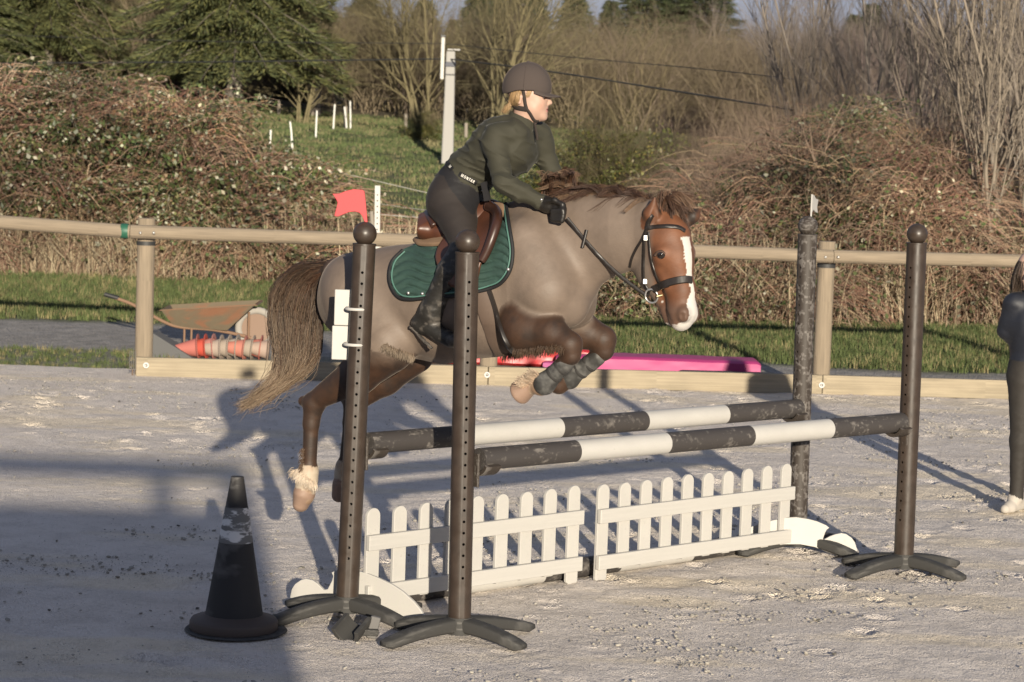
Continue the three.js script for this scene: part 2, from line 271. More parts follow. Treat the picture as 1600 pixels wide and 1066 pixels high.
// left-hand spruces and pines on the far edge of the meadow
{
  const A = conifer(501, 13, 3.0, { boughs: 240, sprays: 380, needle: 0.27, droop: 0.5, yellow: 1.1, bare: 0.12, low: 1.3, inner: 0.8, hang: 0.25 });
  const B = conifer(502, 11, 2.3, { boughs: 200, sprays: 300, needle: 0.26, droop: 0.42, yellow: 0.8, bare: 0.02, low: 1.4, inner: 0.7, hang: 0.15 });
  const C = conifer(503, 11.5, 3.9, { boughs: 110, sprays: 280, needle: 0.28, inner: 0.8, hang: 0.3, droop: 0.3, pine: true, bare: 0.3, yellow: 0.35, rad: 0.17 });
  const grp = 'conifers along the top of the meadow';
  const put = (g, px, d, s, label, first) => { const t = thing('conifer_tree', label, 'tree', groundAt(px, d), grp); part(t, 'trunk', g.wood, barkGrey); const c = part(t, 'crown', g.needles, needleMat); c.userData.kind = 'stuff'; t.scale.setScalar(s); t.rotation.y = px * 0.37; return t; };
  put(A, 363, 60, 1.0, 'broad sunlit spruce with pale bare lower trunk at the meadow edge');
  put(C, 487, 63, 1.05, 'tall pine with long grey trunk and high dark crown');
  put(B, 110, 66, 1.0, 'bushy dark spruce behind the left bramble bank');
  put(B, 30, 72, 1.15, 'dark spruce standing behind the bushy spruce');
  put(A, 245, 74, 0.95, 'hazy green spruce between the bushy spruce and the broad spruce');
  put(B, -60, 62, 0.9, 'spruce at the end of the conifer row beyond the brambles');
  put(B, 180, 78, 1.0, 'spruce half hidden behind the other conifers'); put(B, 300, 70, 0.9, 'narrow spruce close behind the broad sunlit spruce'); put(B, 420, 72, 0.95, 'narrow spruce between the broad spruce and the tall pine'); put(A, 70, 64, 0.8, 'olive green spruce rising just above the left bramble bank');
  const D = conifer(504, 12, 3.4, { boughs: 230, sprays: 130, needle: 0.55, inner: 0.8, droop: 0.35, yellow: 0.12, bare: 0.03 });
  const sky = [[738, -20, 0.9], [785, -60, 1], [826, -15, 0.8], [888, -22, 0.85], [944, 0, 0.8], [998, -50, 1], [1046, -30, 0.9], [1086, -60, 1.1], [700, 30, 0.8], [655, 0, 1], [1322, 22, 0.7], [1350, 5, 0.8], [560, -20, 1.1]];
  sky.forEach(([px, py, w], i) => { const d = 118 + (i * 37) % 25, p = groundAt(px, d), H = topHeight(px, py, d) - p.y; const t = thing('skyline_conifer', 'dark pointed conifer standing on the wooded skyline', 'tree', p, 'conifers on the skyline'); part(t, 'trunk', D.wood, barkBrown); const c = part(t, 'crown', D.needles, needleMat); c.userData.kind = 'stuff'; t.scale.set(H / 12 * w * 1.5, H / 12, H / 12 * w * 1.5); t.rotation.y = i * 1.3; });
}
// leafless wood filling the middle distance
{
  const k1 = branching(601, 6.5, { stems: 1, rad: 0.07, depth: 3, first: 14, kids: 6, base: 0.2, spread: 0.8, up: 0.16, wob: 0.16, limb: 0.75 });
  const k2 = branching(602, 5, { stems: 5, rad: 0.035, depth: 3, first: 8, kids: 5, base: 0.12, spread: 0.95, up: 0.14, wob: 0.28, limb: 0.75, lean: 0.3, foot: 0.3 });
  const k3 = branching(603, 3.4, { stems: 9, rad: 0.02, depth: 3, first: 6, kids: 5, base: 0.1, spread: 1.1, up: 0.06, wob: 0.42, limb: 0.75, lean: 0.6, foot: 0.5 });
  const kinds = [mergeGeometries([k1.wood, k1.twigs]), mergeGeometries([k2.wood, k2.twigs]), mergeGeometries([k3.wood, k3.twigs])];
  SEED = 610; const L = [[], [], []];
  for (let n = 0; n < 760; n++) {
    const d = 66 + 110 * Math.pow(rnd(), 1.3), px = rr(-60, 1680), p = groundAt(px, d), k = rnd() < 0.45 ? 0 : rnd() < 0.6 ? 1 : 2, b = rr(0.7, 1.35), ye = sstep(0.5, 0.62, fbm(px * 0.012, d * 0.05, 4, 3));
    const mid = sstep(650, 740, px) * sstep(1180, 1100, px), cap = topHeight(px, 15 + 100 * mid + 70 * fbm(px * 0.02, 1, 1, 2), d) - p.y;
    L[k].push([p, Math.min(rr(0.8, 1.35), cap / [7.6, 6.2, 4.4][k]), rr(0, 6.3), rgb((0.165 + 0.03 * ye) * b, (0.128 + 0.035 * ye) * b, (0.118 - 0.035 * ye) * b)]);
  }
  for (let n = 0; n < 210; n++) { const d = rr(64, 72), px = rr(-40, 1300), p = groundAt(px, d), b = rr(0.8, 1.3), ye = rnd(); L[2].push([p, rr(0.6, 1.0), rr(0, 6.3), rgb((0.15 + 0.04 * ye) * b, (0.115 + 0.04 * ye) * b, 0.088 * b)]); }
  ['bare_woodland', 'coppice_woodland', 'scrub_woodland'].forEach((n, i) => scatter(n, kinds[i], mat(1, 1, 1, 0.95), L[i], ['leafless grey brown wood filling the hillside', 'many stemmed leafless coppice on the hillside', 'low leafless scrub along the foot of the wood'][i], 'woodland'));
  // mossy yellow tree beside the power pole, bare tall trees on the right skyline
  const m = branching(620, 6, { stems: 5, rad: 0.045, depth: 3, first: 12, kids: 7, base: 0.1, spread: 0.95, up: 0.08, wob: 0.3, limb: 0.75, lean: 0.3, foot: 0.5 });
  for (const [px, d, s, lab] of [[770, 58, 0.9, 'leafless tree with yellow mossy branches behind the rider'], [655, 62, 0.85, 'leafless mossy tree just beyond the power pole'], [470, 60, 0.62, 'small mossy leafless tree under the tall pine']]) { const t = thing('mossy_tree', lab, 'tree', groundAt(px, d), 'mossy trees'); part(t, 'trunk', m.wood, twigMoss); const c = part(t, 'crown', m.twigs, twigMoss); c.userData.kind = 'stuff'; t.scale.setScalar(s); t.rotation.y = px; }
  const b = branching(630, 10, { stems: 1, rad: 0.16, depth: 3, first: 14, kids: 6, base: 0.3, spread: 0.7, up: 0.15, wob: 0.14, limb: 0.7 });
  for (const [px, d, py] of [[1190, 105, -25], [1245, 120, -10], [1130, 125, 5]]) { const p = groundAt(px, d), t = thing('bare_tree', 'tall leafless tree against the sky beyond the scrub', 'tree', p, 'tall leafless trees'); part(t, 'trunk', b.wood, barkGrey); const c = part(t, 'crown', b.twigs, twigGrey); c.userData.kind = 'stuff'; t.scale.setScalar((topHeight(px, py, d) - p.y) / 9.5); t.rotation.y = px; }
}
// bramble banks: arching canes, dead stalks, glossy leaves
function brambleGeos(seed, leafN, big, plain) {
  SEED = seed; const canes = new Tri(), leaves = new Tri();
  const tones = [[0.215, 0.118, 0.08], [0.25, 0.165, 0.115], [0.34, 0.265, 0.18], [0.17, 0.095, 0.07], [0.28, 0.20, 0.14]];
  for (let k = 0; k < 46; k++) {
    const a = rr(0, 6.28), L = rr(0.5, 1.3) * big, h = rr(0.25, 0.75) * big, r0 = rr(0, 0.35), b = V(Math.cos(a + 2) * r0, 0, Math.sin(a + 2) * r0), c = tones[Math.floor(rnd() * 5)], w = rr(0.003, 0.0075), pts = [];
    for (let i = 0; i <= 6; i++) { const t = i / 6; pts.push(b.clone().add(V(Math.cos(a) * L * t + gauss() * 0.04, h * (2.6 * t - 2.2 * t * t) + gauss() * 0.03, Math.sin(a) * L * t + gauss() * 0.04))); }
    canes.tube(pts, pts.map((_, i) => w * (1.1 - 0.6 * i / 6)), 3, pts.map(() => c), false);
    for (let m = 0; m < leafN; m++) { const t = rr(0.25, 1), i = Math.min(5, Math.floor(t * 6)), p = pts[i].clone().lerp(pts[i + 1], t * 6 - i).add(V(gauss() * 0.05, gauss() * 0.05, gauss() * 0.05)), dir = V(gauss(), gauss() * 0.7, gauss()).normalize(), z = plain ? rnd() * 0.8 : rnd(), f = rr(0.7, 1.3), col = z < 0.66 ? [0.055 * f, 0.075 * f, 0.026 * f] : z < 0.8 ? [0.12 * f, 0.12 * f, 0.05 * f] : z < 0.91 ? [0.33 * f, 0.33 * f, 0.25 * f] : [0.16 * f, 0.10 * f, 0.06 * f]; leafQuad(leaves, p, dir, V(gauss(), 1, gauss() + 0.8).normalize(), rr(0.045, 0.085), rr(0.035, 0.06), col); }
  }
  return { canes: canes.build(), leaves: leafN ? leaves.build() : null };
}
const caneMat = new THREE.MeshStandardMaterial({ vertexColors: true, roughness: 0.9, side: THREE.DoubleSide }), leafMat = new THREE.MeshStandardMaterial({ vertexColors: true, roughness: 0.5, side: THREE.DoubleSide });
const stalkGeo = (() => { SEED = 77; const T = new Tri(), tones = [[0.36, 0.29, 0.19], [0.28, 0.21, 0.14], [0.22, 0.15, 0.10], [0.42, 0.35, 0.24]]; for (let k = 0; k < 60; k++) { const b = V(gauss() * 0.35, 0, gauss() * 0.3), h = rr(0.3, 1.0), l = V(gauss() * 0.4, 0, gauss() * 0.3), c = tones[Math.floor(rnd() * 4)], w = rr(0.003, 0.008); const pts = [b, b.clone().addScaledVector(l, 0.4).add(V(0, h * 0.55, 0)), b.clone().add(l).add(V(0, h * rr(0.6, 1), 0))]; T.tube(pts, [w, w * 0.9, w * 0.5], 3, pts.map(() => c), false); } return T.build(); })();
function bank(name, label, outline, dFront, depth, n, leafy, seed) { // outline: [px, top py, base d] along the bank
  const lo = brambleGeos(seed, 1, 1), hi = brambleGeos(seed + 1, 12, 1);
  const mid = outline[Math.floor(outline.length / 2)], o = groundAt(mid[0], dFront), t = thing(name, label, 'bramble', o, 'bramble banks');
  SEED = seed + 5; const lows = [], highs = [], stalks = [];
  const top = (px) => { for (let i = 0; i < outline.length - 1; i++) if (px <= outline[i + 1][0]) { const f = clamp((px - outline[i][0]) / (outline[i + 1][0] - outline[i][0]), 0, 1); return outline[i][1] + (outline[i + 1][1] - outline[i][1]) * f; } return outline[outline.length - 1][1]; };
  const p0 = outline[0][0], p1 = outline[outline.length - 1][0];
  for (let k = 0; k < n; k++) {
    const px = rr(p0, p1), u = rnd(), d = dFront + depth * u, g = groundAt(px, d), H = Math.max(0.3, topHeight(px, top(px) + 14 * gauss() + 30 * (fbm(px * 0.03, 3, 7, 2) - 0.4), d) - g.y) * (0.55 + 0.45 * Math.min(1, u * 2.6));
    const f = Math.pow(rnd(), 0.8), y = f * (H - 0.45), p = V(g.x, g.y + y, -d).sub(o), s = rr(0.7, 1.15), pt = fbm(px * 0.018, y * 1.6, d * 0.7, 3) - 0.44, pt2 = fbm(px * 0.022 + 40, y * 1.5, d * 0.6, 3) - 0.44, b = rr(0.8, 1.2) * clamp(1 + 2.4 * pt, 0.5, 1.6), c = rgb(b * (1 + 0.4 * pt2), b * rr(0.9, 1.02), b * rr(0.85, 1)), tilt = [rr(-0.5, 0.5), rr(-0.5, 0.5)];
    const lf = leafy(px, (y + 0.4) / Math.max(0.5, H)) * clamp(1 - 5 * pt2, 0.1, 2) + 0.9 * sstep(0.1, 0.2, -pt2); (rnd() < lf ? highs : lows).push([p, s, rr(0, 6.3), c, tilt]);
    if (rnd() < 0.6) { const g2 = groundAt(px, dFront + depth * 0.35 * rnd()); stalks.push([g2.clone().sub(o), rr(0.7, 1.25), rr(0, 6.3), rgb(b, b, b)]); }
  }
  if (lows.length) scatter('canes', mergeGeometries([lo.canes, lo.leaves]), caneMat, lows, '', '', t);
  if (highs.length) scatter('leafy_canes', mergeGeometries([hi.canes, hi.leaves]), leafMat, highs, '', '', t);
  if (stalks.length) scatter('dead_stalks', stalkGeo, caneMat, stalks, '', '', t);
  return t;
}
bank('bramble_bank', 'tall bramble bank with pale leaves behind the wheelbarrow', [[-90, 120], [0, 118], [80, 125], [150, 140], [250, 150], [330, 165], [390, 215], [450, 265], [510, 320], [575, 385]], 31.6, 3.2, 700, (px, f) => (f > 0.6 ? 0.1 + 0.65 * sstep(0.6, 0.95, f) : 0.05), 701);
bank('bramble_thicket', 'tangled brown bramble thicket beyond the fence behind the white flag', [[1040, 330], [1090, 300], [1150, 262], [1210, 250], [1260, 190], [1330, 170], [1400, 215], [1470, 225], [1525, 330], [1590, 370], [1700, 350]], 28.4, 4.2, 620, (px, f) => (px > 1230 && px < 1400 && f > 0.6 ? 0.35 : 0.05), 721);
bank('bramble_verge', 'low heap of cut brown canes beyond the fence below the horse head', [[600, 400], [700, 395], [860, 410], [950, 400], [1040, 395], [1130, 372], [1200, 360], [1300, 340]], 27.9, 2.2, 420, () => 0.12, 741);
// mossy bush behind the horse's mane
const bushTwig = mat(0.115, 0.095, 0.05, 0.95);
{
  const m = branching(650, 2.6, { stems: 26, rad: 0.016, depth: 3, first: 8, kids: 6, base: 0.1, spread: 0.9, up: 0.02, wob: 0.35, limb: 0.65, lean: 0.75, foot: 0.35 });
  const br = brambleGeos(655, 10, 1, true);
  for (const [px, d, py, lab] of [[955, 38, 150, 'rounded tangled green and yellow bush behind the horse mane'], [1060, 44, 175, 'loose brown bush beside the rounded green bush'], [655, 56, 165, 'dark green bush at the foot of the power pole']]) {
    const p = groundAt(px, d), H = topHeight(px, py, d) - p.y, t = thing('bush', lab, 'bush', p, 'bushes at the meadow edge');
    part(t, 'stems', m.wood, px === 1060 ? twigBrown : bushTwig); const c = part(t, 'twigs', m.twigs, px === 1060 ? twigBrown : bushTwig); c.userData.kind = 'stuff'; const c2 = part(t, 'twigs', m.twigs, px === 1060 ? twigBrown : bushTwig); c2.rotation.y = 1.9; c2.scale.setScalar(0.9); c2.userData.kind = 'stuff'; SEED = px; const L = [];
    for (let k = 0; k < (px === 1060 ? 4 : 34); k++) { const a = rr(0, 6.3), r = Math.sqrt(rnd()) * 1.3; L.push([V(Math.cos(a) * r, rr(0, 1.9) * (1 - r * 0.35), Math.sin(a) * r), rr(0.6, 1), rr(0, 6.3), rgb(1.25, 1.0, 0.65), [rr(-0.6, 0.6), rr(-0.6, 0.6)]]); }
    scatter('foliage', br.leaves, leafMat, L, '', '', t);
    t.scale.setScalar(H / 2.5); t.rotation.y = px;
  }
}
{ // loose leafless twigs standing in the right-hand thicket
  const k = branching(670, 2.6, { stems: 8, rad: 0.012, depth: 3, first: 6, kids: 5, base: 0.1, spread: 1.1, up: 0.08, wob: 0.38, limb: 0.8, lean: 0.6, foot: 0.4 }), g = mergeGeometries([k.wood, k.twigs]), L = []; SEED = 672;
  for (let n = 0; n < 70; n++) { const px = rr(985, 1640), d = rr(29.5, 38), p = groundAt(px, d), cap = topHeight(px, 250 - 130 * sstep(1000, 1250, px) + 60 * gauss(), d) - p.y, b = rr(0.75, 1.3); L.push([p, clamp(cap / 3.0, 0.5, 1.5), rr(0, 6.3), rgb(0.20 * b, 0.145 * b, 0.105 * b)]); }
  scatter('thicket_twigs', g, mat(1, 1, 1, 0.95), L, 'loose leafless twigs rising through the right hand bramble thicket', 'twigs');
}
// tall bare saplings on the right
{
  const s = branching(660, 5.5, { stems: 1, rad: 0.032, depth: 3, first: 13, kids: 5, base: 0.2, spread: 0.6, up: 0.2, wob: 0.13, limb: 0.6 });
  const s2 = branching(661, 5.5, { stems: 4, rad: 0.038, depth: 3, first: 11, kids: 5, base: 0.25, spread: 0.7, up: 0.2, wob: 0.16, limb: 0.65, lean: 0.2, foot: 0.12 });
  [[1562, 29.5, 1.05, s2], [1600, 30.5, 1.1, s2], [1500, 31, 0.95, s2], [1520, 33, 1.1, s], [1440, 32.5, 1.0, s], [1400, 34, 1.1, s], [1340, 35, 1.05, s], [1270, 36, 0.95, s2], [1590, 34, 1.2, s], [1470, 36, 1.15, s2], [1220, 40, 0.9, s], [1640, 30, 1.1, s2], [1545, 38, 1.2, s2], [1380, 39, 1.1, s2], [1300, 42, 1.05, s]].forEach(([px, d, k, g], i) => { const t = thing('sapling', g === s2 ? 'many stemmed pale leafless sapling among the brambles' : 'slender leafless sapling rising from the bramble thicket', 'tree', groundAt(px, d), g === s2 ? 'many stemmed saplings' : 'slender saplings'); part(t, 'trunk', g.wood, i % 2 ? barkGrey : barkPale); const c = part(t, 'crown', g.twigs, i % 3 ? twigGrey : barkPale); c.userData.kind = 'stuff'; t.scale.setScalar(k * 0.85); t.rotation.y = px * 1.7; });
}
// ---------------------------------------------------------------- surfaces
const woodTex = texture(512, (u, v) => { const g = tfbm(u * 0.25, v * 1, 16, 4) * 0.6 + 0.4 * tnoise(u * 4, v * 128, 128), k = tfbm(u, v, 4, 3); const s = 0.8 + 0.45 * (g - 0.5) + 0.25 * (k - 0.45); return [0.30 * s, 0.24 * s, 0.17 * s]; });
const woodBump = texture(512, (u, v) => 0.6 * tnoise(u * 6, v * 128, 128) + 0.4 * tfbm(u, v, 16, 4), false);
const woodMat = new THREE.MeshStandardMaterial({ map: woodTex, bumpMap: woodBump, bumpScale: 0.004, roughness: 0.85 });
const boardTex = texture(512, (u, v) => { const g = tnoise(u * 3, v * 64, 64), k = tfbm(u, v, 6, 4); const s = 0.85 + 0.25 * (g - 0.5) + 0.3 * (k - 0.45); return [0.325 * s, 0.272 * s, 0.19 * s]; });
const boardMat = new THREE.MeshStandardMaterial({ map: boardTex, bumpMap: woodBump, bumpScale: 0.002, roughness: 0.85 });
const whiteTex = texture(512, (u, v) => { const n = tfbm(u, v, 8, 6), sp = tnoise(u * 128, v * 128, 128) > 0.93 ? 0.86 : 1; const s = (0.97 + 0.12 * (n - 0.5)) * sp; return [0.445 * s, 0.43 * s, 0.40 * s]; });
const whiteMat = new THREE.MeshStandardMaterial({ map: whiteTex, roughness: 0.5, side: THREE.DoubleSide });
const brownPlastic = (() => { const t = texture(512, (u, v) => { const n = tfbm(u, v, 10, 6), sc = tnoise(u * 40, v * 220, 440); const s = 0.9 + 0.5 * (n - 0.5) + (sc > 0.94 ? 0.7 : 0); return [0.042 * s, 0.029 * s, 0.021 * s]; }), r = texture(256, (u, v) => 0.3 + 0.3 * tfbm(u, v, 12, 5), false); return new THREE.MeshStandardMaterial({ map: t, roughnessMap: r, roughness: 1, side: THREE.DoubleSide }); })();
const dustyPlastic = (() => { const t = texture(512, (u, v) => { const n = tfbm(u, v, 10, 6), q = tfbm(u + 0.3, v, 26, 4); const k = clamp((n + q - 0.98) * 4, 0, 1); return [0.038 + 0.09 * k, 0.029 + 0.085 * k, 0.023 + 0.08 * k]; }); return new THREE.MeshStandardMaterial({ map: t, roughness: 0.6, side: THREE.DoubleSide }); })();
const blackPole = (() => { const t = texture(512, (u, v) => { const n = tfbm(u, v, 8, 6), q = tfbm(u, v + 0.4, 40, 3); const k = clamp((n * 0.7 + q * 0.6 - 0.68) * 3.6, 0, 1); return [0.042 + 0.13 * k, 0.037 + 0.118 * k, 0.034 + 0.105 * k]; }); return new THREE.MeshStandardMaterial({ map: t, roughness: 0.65, side: THREE.DoubleSide }); })();
const blackRubber = (() => { const t = texture(256, (u, v) => { const n = tfbm(u, v, 8, 6), k = clamp((n - 0.5) * 3, 0, 1); return [0.034 + 0.07 * k, 0.033 + 0.066 * k, 0.031 + 0.06 * k]; }); return new THREE.MeshStandardMaterial({ map: t, roughness: 0.75, side: THREE.DoubleSide }); })();
const steel = mat(0.55, 0.54, 0.52, 0.35, { metalness: 0.8 });

// ---------------------------------------------------------------- arena fence
{
  const f = thing('arena_fence', 'wooden post and rail arena fence with low kickboards', 'fence', G(760, 588));
  const posts = [[221, 587, 342], [762, 601, 372], [1284, 614, 378], [1790, 628, 392], [-330, 572, 320]];
  const P = posts.map(([px, py]) => G(px, py));
  posts.forEach(([px, py, top], i) => {
    const h = atZ(px + (py - top) * 0.03, top, -P[i].z).y; const r = 0.077, g = new THREE.CylinderGeometry(r * 0.97, r, h + 0.25, 20, 6, false); g.translate(0, (h - 0.25) / 2, 0);
    { const uv = g.attributes.uv; for (let k = 0; k < uv.count; k++) uv.setXY(k, uv.getY(k) * 1.5, uv.getX(k)); }
    g.translate(P[i].x, 0, P[i].z - 0.1); part(f, 'post', g, woodMat, true);
    const b = new THREE.CylinderGeometry(r + 0.003, r + 0.003, 0.035, 20, 1, true); b.translate(P[i].x, h - 0.21, P[i].z - 0.1); part(f, 'post_band', b, mat(0.03, 0.03, 0.03, 0.6), true);
  });
  const rail = (a, b, r) => { const d = b.clone().sub(a), L = d.length(), g = new THREE.CylinderGeometry(r, r, L, 20, 8); const p = g.attributes.position; const uv = g.attributes.uv; for (let k = 0; k < uv.count; k++) uv.setXY(k, uv.getY(k) * L / 1.2, uv.getX(k)); g.applyQuaternion(new THREE.Quaternion().setFromUnitVectors(V(0, 1, 0), d.normalize())); const m = a.clone().add(b).multiplyScalar(0.5); g.translate(m.x, m.y, m.z); part(f, 'rail', g, woodMat, true); };
  const R = (px, py, i, dz = 0.045) => atZ(px, py, -P[i].z - dz);
  const w = 0.058;
  rail(R(-300, 325, 4), R(203, 362, 0), w); rail(R(204, 362, 0), R(755, 380, 1), w); rail(R(756, 380, 1), R(1301, 401, 2), w); rail(R(1302, 401, 2), R(1800, 413, 3), w);
  for (const [px, py, i] of [[219, 364, 0], [240, 364, 0], [1290, 402, 2], [1310, 402, 2]]) { const g = new THREE.SphereGeometry(0.012, 10, 6), p = atZ(px, py, -P[i].z - 0.11); g.translate(p.x, p.y, p.z); part(f, 'screw', g, steel, true); }
  const tape = new THREE.TorusGeometry(w + 0.002, 0.004, 6, 24); tape.scale(1, 1, 9); tape.rotateY(Math.PI / 2); { const p = R(195, 361, 0); tape.translate(p.x, p.y, p.z); } part(f, 'green_tape', tape, mat(0.02, 0.10, 0.06, 0.5), true);
  const board = (a, b, h0) => { const d = b.clone().sub(a), L = d.length(), g = box(L - 0.006, h0, 0.05, 0, h0 / 2 - 0.01, 0, 0.006), p = g.attributes.position, uv = g.attributes.uv; for (let k = 0; k < uv.count; k++) uv.setXY(k, p.getX(k) / 1.4, p.getY(k) / 0.5 + a.x); const m = a.clone().add(b).multiplyScalar(0.5); g.rotateY(-Math.atan2(d.z, d.x)); g.translate(m.x, 0, m.z); part(f, 'kickboard', g, boardMat, true); };
  board(P[0].clone().add(V(-0.05, 0, 0)), P[1], 0.168); board(P[1], P[2], 0.166); board(P[2], P[3], 0.166);
  for (const [px, py] of [[228, 571], [761, 586], [1284, 602]]) { const p = atZ(px, py, -P[px < 500 ? 0 : px < 1000 ? 1 : 2].z - 0.035); const g = new THREE.TorusGeometry(0.019, 0.007, 8, 20); g.translate(p.x, p.y, p.z); part(f, 'washer', g, mat(0.6, 0.59, 0.56, 0.5), true); const b = new THREE.SphereGeometry(0.01, 10, 8); b.translate(p.x, p.y, p.z); part(f, 'bolt', b, steel, true); }
}

// ---------------------------------------------------------------- jump stands
const armTips = [[598, 1015], [818, 1019]].map(([x, y]) => G(x, y).sub(G(717, 1000)));
function armGeo(v) { // curved plastic foot from hub to tip
  const L = v.length(), ex = v.clone().normalize(), ez = V(0, 1, 0), ey = ez.clone().cross(ex), T = new Tri(), n = 12, sec = 10;
  for (let i = 0; i <= n; i++) {
    const t = i / n, top = 0.105 - 0.006 * t - 0.062 * t * t, hgt = 0.07 - 0.022 * t - (i === n ? 0.018 : 0), bot = Math.max(0.0, top - hgt - (i === n ? -0.004 : 0)), hw = (0.04 - 0.003 * t) * (i === n ? 0.7 : 1);
    for (let k = 0; k < sec; k++) { const a = (k + 0.5) / sec * Math.PI * 2, c = Math.cos(a), s = Math.sin(a), sq = (q) => Math.sign(q) * Math.pow(Math.abs(q), 0.5); T.vert(V(0, 0, 0).addScaledVector(ex, L * t).addScaledVector(ey, hw * sq(c)).addScaledVector(ez, (top + bot) / 2 + (top - bot) / 2 * sq(s)), null, [t * 0.6, k / sec * 0.4]); }
  }
  for (let i = 0; i < n; i++) for (let k = 0; k < sec; k++) { const k2 = (k + 1) % sec; T.quad(i * sec + k, i * sec + k2, (i + 1) * sec + k2, (i + 1) * sec + k); }
  for (let k = 1; k < sec - 1; k++) T.tri(n * sec, n * sec + k, n * sec + k + 1);
  return T.build();
}
const evaluator = new Evaluator(); evaluator.attributes = ['position', 'normal', 'uv'];
const RP = 0.0515, TUBE_H = 1.64;
const drilledTube = (() => {
  const pr = [[RP, 0], [RP, TUBE_H], [RP - 0.006, TUBE_H], [RP - 0.006, 0], [RP, 0]].map((p) => new THREE.Vector2(...p)); const g = new THREE.LatheGeometry(pr, 40); const gg = toCreasedNormals(g, 0.6);
  const cut = []; for (let k = 0; k < 27; k++) { const c = new THREE.CylinderGeometry(0.0062, 0.0062, 0.06, 12); c.rotateX(Math.PI / 2); c.translate(0, 0.22 + k * 0.05, RP); cut.push(c); }
  const A = new Brush(gg), B = new Brush(mergeGeometries(cut)); A.updateMatrixWorld(); B.updateMatrixWorld();
  const r = evaluator.evaluate(A, B, SUBTRACTION).geometry; r.clearGroups(); return r;
})();
function stand(label, basePx, topPx, holeAz, o = {}) {
  const b = G(...basePx), t = thing('jump_stand', label, 'jump stand', b, 'jump stands'), top = atZ(topPx[0], topPx[1], -b.z), H = top.y;
  const lean = new THREE.Quaternion().setFromUnitVectors(V(0, 1, 0), top.clone().sub(b).normalize());
  const add = (n, g, m, par = t) => { g.applyQuaternion(lean); return part(par, n, g, m); };
  const k = (H - 0.17) / TUBE_H; const tube = drilledTube.clone(); tube.scale(1, k, 1); tube.rotateY(holeAz); tube.translate(0, 0.065, 0); { const p = tube.attributes.position, uv = tube.attributes.uv; for (let i = 0; i < p.count; i++) uv.setXY(i, Math.atan2(p.getX(i), p.getZ(i)) / Math.PI / 2, p.getY(i) * 2.6 + b.x); } add('post', tube, o.m || brownPlastic);
  const y = 0.065 + TUBE_H * k; const collar = new THREE.CylinderGeometry(RP + 0.0025, RP + 0.0025, 0.008, 36); collar.translate(0, y + 0.004, 0); add('cap', collar, o.m || brownPlastic);
  const ball = new THREE.SphereGeometry(0.054, 32, 22); ball.translate(0, y + 0.053, 0); add('ball', ball, o.m || brownPlastic);
  const hub = new THREE.CylinderGeometry(0.056, 0.062, 0.075, 24); hub.translate(0, 0.068, 0); part(t, 'hub', hub, blackRubber);
  for (const v of armTips) for (const s of [1, -1]) part(t, 'foot', armGeo(v.clone().multiplyScalar(s * (o.foot || 1)).setY(0)), blackRubber);
  return { t, b, H, lean, add, y };
}
const FL = stand('brown jump stand standing alone in front of the rider', [717, 1000], [731, 359], 0.24);
const BL = stand('brown jump stand with red flag and white plates', [541, 966], [571, 347], 0.0);
const FR = stand('clean brown jump stand holding the front pole beside the white trestle', [1411, 896], [1434, 350], -0.72);
const BR = stand('dusty brown jump stand with white flag', [1245, 861], [1263, 338], -0.85, { m: dustyPlastic, foot: 1.05 });
{ // flags, plates and straps
  const red = mat(0.42, 0.028, 0.034, 0.55), ex = V(1, 0, 0), D = (p) => -p.z / FPX;
  const pl = (px, py, ref) => { const p = atZ(px, py, -ref.b.z); return p.sub(ref.b); };
  const pts = [[571, 348], [566, 337], [562, 332], [555, 330], [545, 331], [535, 335], [528, 338], [523, 337], [527, 322], [528, 316], [525, 310], [520, 303], [530, 303], [540, 299], [552, 296], [566, 297], [569, 299], [571, 315], [574, 348]].map(([x, y]) => { const p = pl(x, y, BL); return [p.x, p.y]; });
  part(BL.t, 'flag', extrude(pts.reverse(), 0.008, 0.0015), red);
  const s = pl(1266, 340, BR), w = [[0, 0], [0.004, 0], [0.005, 0.035], [0.03, 0.05], [0.07, 0.035], [0.10, 0.03], [0.085, 0.06], [0.10, 0.10], [0.06, 0.105], [0.03, 0.125], [0, 0.13]].map(([x, y]) => [x * 1.1, y]); const g = extrude(w, 0.008, 0.0015); g.rotateY(1.15); g.translate(s.x, s.y - 0.006, s.z); part(BR.t, 'flag', g, whiteMat);
  for (const [y0, y1, xa] of [[455, 510, 520], [512, 564, 516]]) {
    const a = pl(xa, y1, BL), c = pl(xa + 44, y0, BL), wd = c.x - a.x, hh = c.y - a.y; const g2 = box(wd, hh, 0.012, a.x + wd / 2, a.y + hh / 2, -RP - 0.009, 0.005); const P = part(BL.t, 'plate', g2, whiteMat);
    const ym = (y0 + y1) / 2, c0 = pl(559 - (ym - 480) * 0.05, ym, BL); const str = new THREE.TorusGeometry(RP + 0.003, 0.0045, 8, 32); str.rotateX(Math.PI / 2); str.scale(1, 1.6, 1); str.translate(c0.x, c0.y, 0); part(P, 'strap', str, whiteMat);
  }
}
